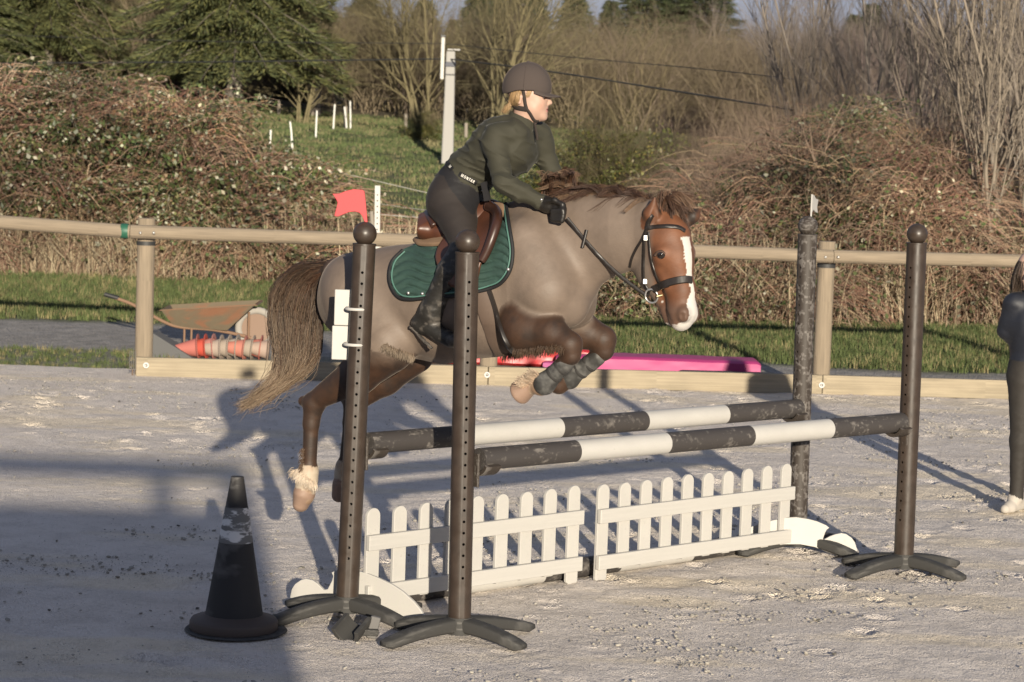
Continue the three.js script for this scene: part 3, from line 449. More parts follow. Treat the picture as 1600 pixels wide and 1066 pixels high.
// poles resting in cups
const poleDir = (A, B) => B.clone().sub(A).normalize();
function pole(label, A, B, cupRef) {
  const t = thing('jump_pole', label, 'jump pole', A, 'jump poles'), d = poleDir(A, B), L = A.distanceTo(B), r = 0.05, q = new THREE.Quaternion().setFromUnitVectors(V(0, 1, 0), d);
  for (let i = 0; i < 5; i++) {
    const g = new THREE.CylinderGeometry(r + (i % 2 ? 0.0006 : 0), r + (i % 2 ? 0.0006 : 0), L / 5 + (i % 2 ? 0.004 : 0), 36, 1, i % 2 === 1); const uv = g.attributes.uv; for (let k = 0; k < uv.count; k++) uv.setXY(k, uv.getX(k) * 0.6 + i * 0.37, uv.getY(k) * 0.9 + A.x);
    g.translate(0, L * (i + 0.5) / 5, 0); g.applyQuaternion(q); part(t, i % 2 ? 'white_band' : 'black_band', g, i % 2 ? whiteMat : blackPole);
  }
  return { t, d, L };
}
function cup(st, pos, dir, m) { // shallow tray under the pole end, with back plate against the stand
  const e = V(dir.x, 0, dir.z).normalize(), up = V(0, 1, 0), n = e.clone().cross(up), M = frameMatrix(pos, e, up, n);
  const arc = []; for (let i = 0; i <= 12; i++) { const a = Math.PI * (1.12 + 0.76 * i / 12); arc.push([Math.cos(a) * 0.058, Math.sin(a) * 0.058]); } for (let i = 12; i >= 0; i--) { const a = Math.PI * (1.12 + 0.76 * i / 12); arc.push([Math.cos(a) * 0.072, Math.sin(a) * 0.072]); }
  const g = extrude(arc, 0.085, 0.002); g.rotateY(Math.PI / 2); g.translate(0, 0, 0); g.applyMatrix4(M);
  const pl = box(0.014, 0.15, 0.06, -0.012, -0.045, 0, 0.005); pl.applyMatrix4(M);
  const c = part(st.t, 'cup', g, m, true); part(c, 'back_plate', pl, m, true);
}
{
  const fa = atZ(748, 717, 10.52), fb = atZ(1412, 660, 12.42), ba = atZ(573, 692, 10.95), bb = atZ(1248, 638, 13.05);
  fa.z = FL.b.z + 0.0; 
  const A = atZ(748, 718, -FL.b.z + 0.04), B = atZ(1409, 660, -FR.b.z - 0.04), C = atZ(574, 693, -BL.b.z + 0.04), Dp = atZ(1247, 638, -BR.b.z - 0.04);
  const p1 = pole('front black and white striped pole resting above the picket panels', A, B), p2 = pole('rear black and white striped pole just behind the front pole', C, Dp);
  cup(FL, A.clone().addScaledVector(p1.d, -0.01), p1.d, dustyPlastic); cup(FR, B.clone().addScaledVector(p1.d, 0.01), p1.d.clone().negate(), dustyPlastic);
  cup(BL, C.clone().addScaledVector(p2.d, -0.01), p2.d, dustyPlastic); cup(BR, Dp.clone().addScaledVector(p2.d, 0.01), p2.d.clone().negate(), dustyPlastic);
}
const polyline2 = (P) => { const o = []; for (let i = 0; i < P.length; i++) { const a = P[i], b = P[(i + 1) % P.length]; o.push([a[0] * 0.78 + b[0] * 0.22, a[1] * 0.78 + b[1] * 0.22], [a[0] * 0.22 + b[0] * 0.78, a[1] * 0.22 + b[1] * 0.78]); } return o; };
// picket filler panels with wing feet, and the ground pole behind them
{
  const L0 = G(578, 958), L1 = G(893, 912), R0 = G(937, 908), R1 = G(1214, 864), dir = R1.clone().sub(L0).normalize(), nrm = V(-dir.z, 0, dir.x); if (nrm.z < 0) nrm.negate();
  const picket = (w, h, y0) => { const p = []; p.push([-w / 2, y0 + 0.012]); p.push([-w / 2 + 0.012, y0]); p.push([w / 2 - 0.012, y0]); p.push([w / 2, y0 + 0.012]); for (let i = 0; i <= 12; i++) { const a = Math.PI * i / 12; p.push([Math.cos(a) * w / 2, h - w / 2 + Math.sin(a) * w / 2]); } return extrude(p, 0.019, 0.003); };
  const panel = (a, b, label, n, tall, foot) => {
    const L = b.distanceTo(a) + 0.07, t = thing('picket_panel', label, 'picket panel', a, 'white picket panels'); t.rotation.y = -Math.atan2(dir.z, dir.x);
    const H = 0.49; for (let i = 0; i < n; i++) { const x = (L - 0.07) * i / (n - 1), g = picket(0.072, H + 0.003 * Math.sin(i * 5), i === tall ? 0.0 : 0.055); g.translate(x, 0, -0.01); const uv = g.attributes.uv; for (let k = 0; k < uv.count; k++) uv.setXY(k, uv.getX(k) * 1.1 + i * 0.31, uv.getY(k) * 1.1); part(t, 'picket', g, whiteMat); }
    for (const y of [0.335, 0.10]) part(t, 'rail', box(L + 0.02, 0.072, 0.026, (L - 0.07) / 2, y, 0.024, 0.004), whiteMat);
    // wing shaped foot across the end
    const w = foot === 0 ? [[-0.36, 0.02], [-0.345, 0.09], [-0.29, 0.13], [-0.235, 0.125], [-0.17, 0.075], [-0.13, 0.155], [-0.145, 0.18], [-0.05, 0.20], [0.06, 0.185], [0.2, 0.14], [0.30, 0.07], [0.35, 0.0], [0.22, 0.0], [0.05, 0.045], [-0.1, 0.045]] : [[-0.38, 0.0], [-0.3, 0.09], [-0.18, 0.16], [0, 0.205], [0.12, 0.19], [0.21, 0.155], [0.19, 0.14], [0.17, 0.075], [0.23, 0.11], [0.29, 0.125], [0.345, 0.09], [0.37, 0.02], [0.34, 0.0], [0.26, 0.0], [0.1, 0.06], [-0.1, 0.055], [-0.24, 0.0]];
    const ws = polyline2(foot === 0 ? w.slice().reverse() : w), g = extrude(ws, 0.018, 0.003); g.rotateY(foot === 0 ? -Math.PI / 2 + 0.42 : -Math.PI / 2 + 0.85); g.translate(foot === 0 ? -0.035 : L - 0.035, 0, foot === 0 ? -0.03 : 0.02); part(t, 'foot', g, whiteMat);
    return t;
  };
  panel(L0, L1, 'white picket panel under the poles between the two near jump stands', 9, 8, 0); panel(R0, R1, 'white picket panel with curved foot beside the far jump stands', 10, 0, 1);
  const a = L0.clone().addScaledVector(nrm, -0.11).addScaledVector(dir, 0.1), b = R1.clone().addScaledVector(nrm, -0.11).addScaledVector(dir, -0.05), gp = pole('dirty black and white pole lying on the sand behind the picket panels', a.setY(0.045), b.setY(0.045));
}
// jump cup lying on the sand
{
  const p = G(560, 996), t = thing('loose_jump_cup', 'black plastic jump cup lying on the sand by a stand foot', 'jump cup', p);
  const arc = []; for (let i = 0; i <= 14; i++) { const a = Math.PI * (1.02 + 0.96 * i / 14); arc.push([Math.cos(a) * 0.052, Math.sin(a) * 0.058]); } for (let i = 14; i >= 0; i--) { const a = Math.PI * (1.02 + 0.96 * i / 14); arc.push([Math.cos(a) * 0.066, Math.sin(a) * 0.07]); }
  const g = extrude(arc, 0.12, 0.003); g.scale(1.05, 1.1, 1); g.rotateX(0.5); g.rotateY(-0.55); g.translate(-0.005, 0.098, -0.02); part(t, 'tray', g, blackRubber);
  const b = box(0.045, 0.10, 0.035, 0.055, 0.06, 0.0, 0.008); b.rotateZ(-0.2); part(t, 'clip', b, mat(0.13, 0.125, 0.12, 0.8)); const c = box(0.07, 0.03, 0.03, 0.055, 0.03, 0.03, 0.006); part(t, 'lug', c, blackRubber);
}
// traffic cone
{
  const t = thing('traffic_cone', 'black traffic cone with worn white band on a round brown base', 'traffic cone', G(365, 985));
  const h = 0.69, rAt = (y) => 0.132 - (0.132 - 0.028) * (y - 0.05) / (h - 0.05);
  const seg = (y0, y1, m, n, o = 0) => { const g = new THREE.CylinderGeometry(rAt(y1) + o, rAt(y0) + o, y1 - y0, 40, 8, true); g.translate(0, (y0 + y1) / 2, 0); part(t, n, g, m); };
  const worn = (() => { const tx = texture(512, (u, v) => { const n = tfbm(u, v, 7, 6), q = clamp((n - 0.44) * 9, 0, 1); return [0.16 + 0.5 * q, 0.155 + 0.49 * q, 0.15 + 0.48 * q]; }); return new THREE.MeshStandardMaterial({ map: tx, roughness: 0.7, side: THREE.DoubleSide }); })();
  const blk = (() => { const tx = texture(256, (u, v) => { const n = tfbm(u, v, 6, 6), q = clamp((n - 0.55) * 5, 0, 1); return [0.022 + 0.05 * q, 0.02 + 0.048 * q, 0.02 + 0.046 * q]; }); return new THREE.MeshStandardMaterial({ map: tx, roughness: 0.7, side: THREE.DoubleSide }); })();
  seg(0.03, 0.40, blk, 'cone_body'); seg(0.40, 0.555, worn, 'reflective_band', 0.0012); seg(0.555, h, blk, 'cone_tip'); const cap = new THREE.CircleGeometry(0.028, 24); cap.rotateX(-Math.PI / 2); cap.translate(0, h, 0); part(t, 'cone_top', cap, blk);
  const pr = [[0.0, 0.002], [0.19, 0.002], [0.196, 0.012], [0.196, 0.042], [0.188, 0.055], [0.15, 0.063], [0.132, 0.075], [0.12, 0.078]].map((p) => new THREE.Vector2(...p)); part(t, 'base', new THREE.LatheGeometry(pr, 48), mat(0.075, 0.055, 0.045, 0.7));
  const fl = new THREE.CylinderGeometry(0.222, 0.228, 0.006, 48); fl.translate(0.01, 0.006, 0); part(t, 'rubber_sheet', fl, blackRubber);
}
// ---------------------------------------------------------------- things behind the fence
{ // wheelbarrow
  const d = 23.0, S = d / FPX, base = G(345, 566); base.z = -d; const X = (px) => atZ(px, 500, d).x, t = thing('wheelbarrow', 'rusty green metal wheelbarrow parked behind the fence', 'wheelbarrow', V(X(345), 0, -d));
  const rust = (() => { const tx = texture(512, (u, v) => { const n = tfbm(u, v, 5, 6), q = clamp((n - 0.42) * 6, 0, 1), z = tfbm(u, v, 20, 4); return [0.125 + 0.06 * q, 0.088 - 0.01 * q + 0.02 * z, 0.055 - 0.015 * q + 0.015 * z]; }); return new THREE.MeshStandardMaterial({ map: tx, roughness: 0.85, side: THREE.DoubleSide }); })();
  const frameM = mat(0.20, 0.12, 0.075, 0.85), L = (px, py, z = 0) => { const p = atZ(px, py, d - z); return V(p.x - t.position.x, p.y, z); };
  // tray: inner and outer walls
  const T = new Tri(), rim = [L(258, 480), L(404, 472)], bot = [L(277, 508), L(358, 514)], hw = [0.30, 0.20];
  const ring = (a, b, w, o) => [V(a.x + o, a.y, w), V(b.x - o, b.y, w * 0.92), V(b.x - o, b.y, -w * 0.92), V(a.x + o, a.y, -w)];
  const rings = [ring(rim[0], rim[1], hw[0], -0.02), ring(rim[0], rim[1], hw[0], 0), ring(bot[0], bot[1], hw[1], 0), ring(bot[0].clone().add(V(0, 0.008, 0)), bot[1].clone().add(V(0, 0.008, 0)), hw[1] - 0.006, 0.006), ring(rim[0], rim[1], hw[0] - 0.006, 0.006)];
  rings[0].forEach((p) => { p.y -= 0.012; });
  for (let k = 0; k < rings.length - 1; k++) for (let i = 0; i < 4; i++) { const j = (i + 1) % 4, a = rings[k][i], b = rings[k][j], c = rings[k + 1][j], e = rings[k + 1][i]; T.quad(T.vert(a, null, [0, k * 0.5]), T.vert(b, null, [1, k * 0.5]), T.vert(c, null, [1, k * 0.5 + 0.45]), T.vert(e, null, [0, k * 0.5 + 0.45])); }
  for (const k of [2, 3]) { const r = rings[k].map((p) => T.vert(p, null, [p.x, p.z])); T.quad(...r); }
  part(t, 'tray', T.build(), rust);
  for (const z of [0.26, -0.26]) {
    part(t, 'frame_tube', tubeGeo([L(172, 463, z), L(205, 475, z), L(250, 500, z * 0.9), L(275, 510, z * 0.75), L(330, 515, z * 0.6), L(368, 522, z * 0.3), L(392, 528, z * 0.25)], 0.016, 0.016, 10, 30), frameM);
    part(t, 'grip', tubeGeo([L(163, 460, z), L(185, 466, z)], 0.021, 0.021, 12), mat(0.02, 0.02, 0.02, 0.6));
    part(t, 'leg', tubeGeo([L(288, 512, z * 0.7), L(287, 562, z * 0.8), L(298, 565, z * 0.8), L(299, 514, z * 0.7)], 0.011, 0.011, 8), frameM);
    part(t, 'fork', tubeGeo([L(389, 488, z * 0.35), L(388, 530, z * 0.25)], 0.012, 0.012, 8), frameM);
  }
  const c = L(400, 537), R = 0.17, tyre = new THREE.TorusGeometry(R, 0.035, 14, 40); tyre.translate(c.x, R + 0.035, 0); const w = part(t, 'wheel', tyre, mat(0.30, 0.28, 0.25, 0.9)); const disc = new THREE.CylinderGeometry(R - 0.02, R - 0.02, 0.03, 30); disc.rotateX(Math.PI / 2); disc.translate(c.x, R + 0.035, 0); part(w, 'rim', disc, mat(0.22, 0.15, 0.11, 0.8));
}
{ // toppled stack of small pink and white cones
  const d = 22.0, pinks = [[0.50, 0.16, 0.13], [0.56, 0.09, 0.06], [0.5, 0.22, 0.19], [0.42, 0.34, 0.28], [0.40, 0.33, 0.27], [0.42, 0.36, 0.3], [0.52, 0.2, 0.15], [0.38, 0.32, 0.26], [0.50, 0.17, 0.13], [0.42, 0.31, 0.25]];
  const pr = [[0.024, 0.26], [0.028, 0.255], [0.085, 0.03], [0.09, 0.018], [0.125, 0.012], [0.125, 0.002], [0.088, 0.006]].map((p) => new THREE.Vector2(...p)), cg = new THREE.LatheGeometry(pr, 28); cg.rotateZ(Math.PI / 2 + 0.10);
  const words = ['pale pink', 'bright red', 'dusty pink', 'off white', 'grey white', 'cream', 'coral', 'dirty beige', 'orange pink', 'faded beige'];
  for (let k = 0; k < 10; k++) { const p = atZ(306 + k * 12.2, 548 - k * 0.9, d + 0.02 * (k % 3)); const o = solo('marker_cone', cg, mat(...pinks[k].map((v) => v * 0.8), 0.7), words[k] + ' marker cone lying in the toppled stack under the wheelbarrow', 'cone', 'toppled marker cones'); o.position.set(p.x + 0.03, 0.105 + 0.002 * (k % 3), p.z); o.rotation.x = k * 0.4; }
  const g = extrude([[-0.26, 0.0], [0.24, 0.0], [-0.12, 0.21], [-0.27, 0.2]], 0.3, 0.004); const p = atZ(268, 540, 22.2); g.translate(p.x, 0.01, p.z); solo('rubber_ramp', g, mat(0.10, 0.10, 0.10, 0.9), 'dark grey rubber wedge behind the left fence post', 'ramp');
  const hk = thing('pitchfork', 'small metal garden fork leaning on the fence post', 'tool', V(atZ(202, 550, 20.5).x, 0.02, -20.5)); for (let k = 0; k < 4; k++) part(hk, 'tine', tubeGeo([V(0.005 + 0.016 * k, 0.03, 0), V(0.005 + 0.016 * k, 0.19, 0)], 0.0035), mat(0.12, 0.11, 0.10, 0.6)); part(hk, 'crossbar', tubeGeo([V(0, 0.03, 0), V(0.06, 0.03, 0)], 0.005), mat(0.12, 0.11, 0.10, 0.6)); part(hk, 'handle', tubeGeo([V(0.03, 0.03, 0), V(0.03, 0.0, 0), V(0.03, -0.02, 0)], 0.008), barkBrown);
}
{ // foam bars and red sheet
  const mk = (x0, x1, y0, y1, d, m, label, name, th, wav) => { const a = atZ(x0, y1, d), b = atZ(x1, y1 + (x1 - x0) * 0.035, d), L = b.x - a.x, h = (y1 - y0) * d / FPX, g = new RoundedBoxGeometry(L, h, th, 4, Math.min(h, th) * 0.28); const gg = new THREE.BoxGeometry(L, h, th, 60, 8, 12), p = gg.attributes.position; for (let i = 0; i < p.count; i++) { const x = p.getX(i), z = p.getZ(i), y = p.getY(i), rx = Math.max(0, Math.abs(x) - (L / 2 - 0.05)) / 0.05, rz = Math.max(0, Math.abs(z) - (th / 2 - 0.04)) / 0.04; p.setY(i, y * (1 - 0.35 * rx * rx) * (1 - 0.3 * rz * rz) + wav * (fbm(x * 5, z * 5, 3, 3) - 0.45) * (y > 0 ? 1 : 0.3)); p.setZ(i, z + wav * 0.5 * (fbm(x * 6, y * 9, 7, 3) - 0.45)); } gg.computeVertexNormals(); gg.translate((a.x + b.x) / 2, h / 2 + 0.012, -d - th / 2); return solo(name, gg, m, label, 'mat'); };
  mk(868, 1188, 559, 583, 22.0, mat(0.38, 0.035, 0.15, 0.5), 'long pink foam bar lying behind the kickboard', 'foam_bar', 0.45, 0.012);
  mk(848, 880, 566, 577, 22.1, mat(0.30, 0.035, 0.17, 0.5), 'purple pink foam bar end behind the horse forelegs', 'foam_bar', 0.4, 0.012);
  mk(655, 955, 545, 576, 22.2, mat(0.45, 0.022, 0.028, 0.4), 'crumpled red vinyl mat behind the kickboard', 'vinyl_mat', 0.5, 0.05);
  mk(1060, 1215, 578, 592, 21.6, mat(0.03, 0.03, 0.03, 0.8), 'black rubber strip beside the pink foam bar', 'rubber_strip', 0.1, 0.01);
}
{ // white slotted upright just behind the rail
  const p = atZ(594, 345, 22), t = thing('slotted_upright', 'white slotted plastic upright behind the fence rail', 'upright', V(p.x, 0, -22)); const top = atZ(588, 289, 22).y; const g = box(0.05, top + 0.05, 0.02, 0, top / 2 - 0.03, 0, 0.003); g.rotateZ(0.02); part(t, 'plank', g, whiteMat);
  for (let k = 0; k < 7; k++) { const c = new THREE.CylinderGeometry(0.007, 0.007, 0.004, 12); c.rotateX(Math.PI / 2); c.translate(-0.012 - 0.02 * (top - 0.09 - k * 0.052) + 0.012, top - 0.09 - k * 0.052, 0.0105); part(t, 'socket', c, mat(0.03, 0.03, 0.035, 0.6)); }
}
// power pole and cables
{
  const d = 50, p = atZ(699, 250, d), y0 = height(p.x, d), top = atZ(705, 80, d), t = thing('power_pole', 'grey concrete power pole behind the rider', 'pole', V(p.x, y0, -d)), H = top.y - y0;
  const g = box(0.20, H, 0.22, 0, H / 2, 0, 0.03); { const q = g.attributes.position; for (let i = 0; i < q.count; i++) { const k = 1.25 - 0.35 * q.getY(i) / H; q.setX(i, q.getX(i) * k); q.setZ(i, q.getZ(i) * k); } } part(t, 'shaft', g, mat(0.33, 0.32, 0.30, 0.9));
  part(t, 'band', box(0.21, 0.10, 0.23, 0, H - 0.27, 0, 0.01), mat(0.025, 0.03, 0.05, 0.5)); part(t, 'band', box(0.207, 0.03, 0.227, 0, H - 0.48, 0, 0.006), mat(0.03, 0.03, 0.03, 0.5));
  const b = part(t, 'bracket', box(0.07, 0.85, 0.05, -0.165, H - 0.15, 0, 0.006), mat(0.5, 0.49, 0.45, 0.6)); part(b, 'insulator', box(0.10, 0.05, 0.08, -0.165, H + 0.30, 0, 0.01), mat(0.05, 0.05, 0.05, 0.5)); part(t, 'cap', box(0.26, 0.03, 0.2, 0.06, H + 0.03, 0, 0.008), mat(0.4, 0.39, 0.37, 0.6));
  const wire = (pts, r, lab) => { const P = pts.map(([x, y, dd]) => atZ(x, y, dd)); solo('overhead_cable', tubeGeo(P, r, r, 6, 60), mat(0.03, 0.03, 0.03, 0.6), lab, 'cable', 'overhead cables'); };
  wire([[-80, 99, 58], [300, 97, 54], [696, 92, 50.1]], 0.014, 'thick lower overhead cable running from the power pole across the spruces'); wire([[700, 92, 50.1], [860, 112, 44], [1040, 140, 40], [1240, 172, 36]], 0.014, 'thick lower overhead cable running from the power pole above the horse'); wire([[-80, 52, 58], [300, 64, 54], [694, 68, 50.1]], 0.007, 'thin upper overhead cable crossing the spruces'); wire([[694, 68, 50.1], [900, 90, 44], [1100, 108, 40], [1260, 126, 36]], 0.007, 'thin upper overhead cable above the horse and the right thicket');
}
// meadow fence: white stakes, wooden stakes, wires
{
  const stake = (px, py0, py1, d, w, m, lab, name) => { const b = atZ(px[0], py0, d), tp = atZ(px[1], py1, d); const t = tubeGeo([b.clone().add(V(0, -0.15, 0)), b.clone().lerp(tp, 0.5), tp], w, w * 0.9, 8); solo(name, t, m, lab, 'stake', name === 'white_stake' ? 'white meadow stakes' : 'wooden meadow stakes'); };
  const wm = mat(0.66, 0.65, 0.6, 0.6), gm = mat(0.25, 0.22, 0.18, 0.95);
  for (const [x0, y0, x1, y1, d] of [[421, 236, 423, 203, 46], [457, 221, 453, 190, 50], [493, 218, 495, 173, 54], [520, 211, 523, 163, 56], [548, 207, 547, 158, 58], [543, 206, 538, 167, 57.5]]) stake([x0, x1], y0, y1, d, 0.022, wm, 'thin white plastic stake standing in the green meadow', 'white_stake');
  for (const [x0, y0, x1, y1, d] of [[435, 190, 436, 156, 62], [539, 207, 540, 166, 58], [634, 214, 634, 178, 59], [527, 305, 529, 263, 35], [728, 226, 728, 192, 57], [585, 390, 580, 330, 31]]) stake([x0, x1], y0, y1, d, d < 40 ? 0.03 : 0.045, gm, 'weathered grey wooden stake of the meadow fence', 'wooden_stake');
  const wr = (pts, lab, r) => solo('fence_wire', tubeGeo(pts.map(([x, y, d]) => atZ(x, y, d)), r, r, 5, 40), mat(0.5, 0.48, 0.42, 0.6), lab, 'wire', 'meadow fence wires');
  wr([[500, 203, 56], [560, 206, 57], [634, 212, 58], [728, 226, 56]], 'fence wire along the far edge of the meadow', 0.018); wr([[500, 268, 36], [529, 270, 35], [670, 302, 33.5]], 'top fence wire crossing the meadow behind the red flag', 0.006); wr([[500, 300, 35], [590, 318, 33.5], [675, 330, 32]], 'middle fence wire crossing the meadow beside the slotted upright', 0.006); wr([[570, 333, 33], [675, 342, 32]], 'bottom fence wire crossing the meadow beside the slotted upright', 0.008);
}
{ // white house behind the saplings
  const d = 44, p = atZ(1640, 320, d), t = thing('white_house', 'sunlit white house glimpsed behind the saplings', 'house', V(p.x, height(p.x, d) - 0.2, -d));
  part(t, 'wall', box(3.0, 2.0, 3, 0.35, 1.0, -1.5, 0.02), mat(0.62, 0.60, 0.55, 0.9)); const r = extrude([[-1.4, 2.0], [2.1, 2.0], [0.35, 3.0]], 3.4, 0.01); r.translate(0, 0.003, -3.2); part(t, 'roof', r, mat(0.17, 0.12, 0.10, 0.9)); const w = part(t, 'window', box(0.6, 0.8, 0.04, 0.5, 1.2, 0.0, 0.01), mat(0.04, 0.05, 0.06, 0.2)); part(w, 'frame', box(0.68, 0.06, 0.06, 0.5, 1.63, 0.0, 0.01), mat(0.3, 0.28, 0.25, 0.8)); part(t, 'shutter', box(0.32, 0.8, 0.04, 0.02, 1.2, 0.02, 0.01), mat(0.14, 0.12, 0.1, 0.8));
}
// arena shelter behind the photographer, whose shadow lies across the left foreground
{
  const e0 = G(478, 1066), dirS = V(-sunDir.x, 0, -sunDir.z).normalize(), back = -3.2, k = (e0.z - 3.2 - 0) / dirS.z; const x1 = e0.x - dirS.x * ((e0.z - 3.2) / dirS.z), tanE = Math.tan(SUN_EL), hy = (d) => (d + 3.2) / Math.cos(Math.atan(SUN_AZ)) * tanE;
  const t = thing('arena_shelter', 'wooden arena shelter standing behind the camera', 'shelter', V(x1, 0, 3.2)); const h1 = hy(13.85), h2 = hy(14.95), h3 = hy(15.75);
  part(t, 'wall', box(14, h1 + 0.1, 0.08, -7, h1 / 2 - 0.05, 0.04, 0.01), woodMat); part(t, 'roof_edge', box(14, h3 - h2, 0.1, -7, (h2 + h3) / 2, 0.05, 0.01), woodMat); part(t, 'corner_post', box(0.16, h2 - h1, 0.1, -0.08, (h1 + h2) / 2, 0.05, 0.01), woodMat); const rf = box(14, 0.05, 3.2, 0, 0, 0, 0.01); rf.rotateX(-0.194); rf.translate(-7, h3 + 0.265, 1.6); part(t, 'roof', rf, barkBrown); for (const x of [-0.08, -4.7, -9.3, -13.9]) part(t, 'back_post', box(0.12, h3 + 0.45, 0.12, x, (h3 + 0.45) / 2, 3.0, 0.01), woodMat);
}
// ---------------------------------------------------------------- signed distance bodies
class Field {
  constructor(lat) { this.b = []; this.lat = lat; this.cut = []; this.disp = null; }
  bone(a, b, ra, rb, o = {}) { this.b.push({ ax: a.x, ay: a.y, az: a.z, bx: b.x - a.x, by: b.y - a.y, bz: b.z - a.z, l2: Math.max(1e-9, a.distanceToSquared(b)), ra, rb, flat: o.flat || 1, k: o.k ?? 0.04, tag: o.tag || 0, lat: o.lat || this.lat }); return this; }
  ball(a, r, o) { return this.bone(a, a, r, r, o); }
  d1(q, x, y, z) {
    const px = x - q.ax, py = y - q.ay, pz = z - q.az; let t = (px * q.bx + py * q.by + pz * q.bz) / q.l2; t = t < 0 ? 0 : t > 1 ? 1 : t;
    let dx = px - q.bx * t, dy = py - q.by * t, dz = pz - q.bz * t;
    if (q.flat !== 1) { const l = (dx * q.lat.x + dy * q.lat.y + dz * q.lat.z) * (q.flat - 1); dx += q.lat.x * l; dy += q.lat.y * l; dz += q.lat.z * l; }
    return Math.sqrt(dx * dx + dy * dy + dz * dz) - (q.ra + (q.rb - q.ra) * t);
  }
  d(x, y, z) {
    let d = 1e3; for (const q of this.b) { const e = this.d1(q, x, y, z); if (e > d + q.k) continue; if (q.k <= 0 || d > e + q.k) { d = Math.min(d, e); continue; } const h = Math.max(q.k - Math.abs(d - e), 0) / q.k; d = Math.min(d, e) - h * h * q.k * 0.25; }
    for (const c of this.cut) { const e = -this.d1(c, x, y, z), k = c.k, h = Math.max(k - Math.abs(d - e), 0) / k; d = Math.max(d, e) + h * h * k * 0.25; }
    if (this.disp && d < 0.04 && d > -0.04) d -= this.disp(x, y, z);
    return d;
  }
  normal(p, e = 0.004) { const n = V(this.d(p.x + e, p.y, p.z) - this.d(p.x - e, p.y, p.z), this.d(p.x, p.y + e, p.z) - this.d(p.x, p.y - e, p.z), this.d(p.x, p.y, p.z + e) - this.d(p.x, p.y, p.z - e)); return n.normalize(); }
  nearest(x, y, z) { let best = null, bd = 1e9; for (const q of this.b) { const e = this.d1(q, x, y, z); if (e < bd) { bd = e; best = q; } } return best; }
  hit(px, py, off = 0) { // first surface point seen along a pixel ray, else the closest approach
    const r = ray(px, py); let t = 9, bt = t, bd = 9; for (let i = 0; i < 200 && t < 15; i++) { const p = camPos.clone().addScaledVector(r, t), d = this.d(p.x, p.y, p.z) - off; if (d < bd) { bd = d; bt = t; } if (d < 0.0006) return p; t += Math.max(0.0015, d * 0.6); }
    return camPos.clone().addScaledVector(r, bt);
  }
  mesh(h, pad = 0.02, lo, hi) {
    if (!lo) { lo = V(1e9, 1e9, 1e9); hi = V(-1e9, -1e9, -1e9); for (const q of this.b) for (const [x, y, z, r] of [[q.ax, q.ay, q.az, q.ra], [q.ax + q.bx, q.ay + q.by, q.az + q.bz, q.rb]]) { lo.min(V(x - r, y - r, z - r)); hi.max(V(x + r, y + r, z + r)); } lo.subScalar(pad); hi.addScalar(pad); }
    const n = [0, 1, 2].map((i) => Math.ceil((hi.getComponent(i) - lo.getComponent(i)) / h) + 2), [nx, ny, nz] = n, S = 8;
    const val = new Float32Array(nx * ny * nz).fill(1), id = (i, j, k) => i + nx * (j + ny * k);
    for (let K = 0; K < nz; K += S) for (let J = 0; J < ny; J += S) for (let I = 0; I < nx; I += S) {
      const c = this.d(lo.x + (I + S / 2) * h, lo.y + (J + S / 2) * h, lo.z + (K + S / 2) * h); if (Math.abs(c) > S * h * 0.9 * 1.9) { if (c < 0) for (let k = K; k < Math.min(nz, K + S); k++) for (let j = J; j < Math.min(ny, J + S); j++) for (let i = I; i < Math.min(nx, I + S); i++) val[id(i, j, k)] = -1; continue; }
      for (let k = K; k < Math.min(nz, K + S); k++) for (let j = J; j < Math.min(ny, J + S); j++) for (let i = I; i < Math.min(nx, I + S); i++) val[id(i, j, k)] = this.d(lo.x + i * h, lo.y + j * h, lo.z + k * h);
    }
    const vid = new Int32Array(nx * ny * nz).fill(-1), pos = [], idx = [], E = [[0, 1], [2, 3], [4, 5], [6, 7], [0, 2], [1, 3], [4, 6], [5, 7], [0, 4], [1, 5], [2, 6], [3, 7]], g = new Float32Array(8);
    for (let k = 0; k < nz - 1; k++) for (let j = 0; j < ny - 1; j++) for (let i = 0; i < nx - 1; i++) {
      let m = 0; for (let c = 0; c < 8; c++) { g[c] = val[id(i + (c & 1), j + ((c >> 1) & 1), k + (c >> 2))]; if (g[c] < 0) m++; } if (m === 0 || m === 8) continue;
      let x = 0, y = 0, z = 0, q = 0; for (const [a, b] of E) { if ((g[a] < 0) === (g[b] < 0)) continue; const t = g[a] / (g[a] - g[b]); x += (a & 1) + ((b & 1) - (a & 1)) * t; y += ((a >> 1) & 1) + (((b >> 1) & 1) - ((a >> 1) & 1)) * t; z += (a >> 2) + ((b >> 2) - (a >> 2)) * t; q++; }
      vid[id(i, j, k)] = pos.length / 3; pos.push(lo.x + (i + x / q) * h, lo.y + (j + y / q) * h, lo.z + (k + z / q) * h);
    }
    for (let k = 1; k < nz - 1; k++) for (let j = 1; j < ny - 1; j++) for (let i = 1; i < nx - 1; i++) {
      const a = val[id(i, j, k)] < 0; const f = (b, w, x, y, z) => { if (w < 0 || x < 0 || y < 0 || z < 0) return; if (b) idx.push(w, x, y, w, y, z); else idx.push(w, y, x, w, z, y); };
      if (a !== val[id(i + 1, j, k)] < 0) f(a, vid[id(i, j - 1, k - 1)], vid[id(i, j, k - 1)], vid[id(i, j, k)], vid[id(i, j - 1, k)]);
      if (a !== val[id(i, j + 1, k)] < 0) f(a, vid[id(i - 1, j, k - 1)], vid[id(i - 1, j, k)], vid[id(i, j, k)], vid[id(i, j, k - 1)]);
      if (a !== val[id(i, j, k + 1)] < 0) f(a, vid[id(i - 1, j - 1, k)], vid[id(i, j - 1, k)], vid[id(i, j, k)], vid[id(i - 1, j, k)]);
    }
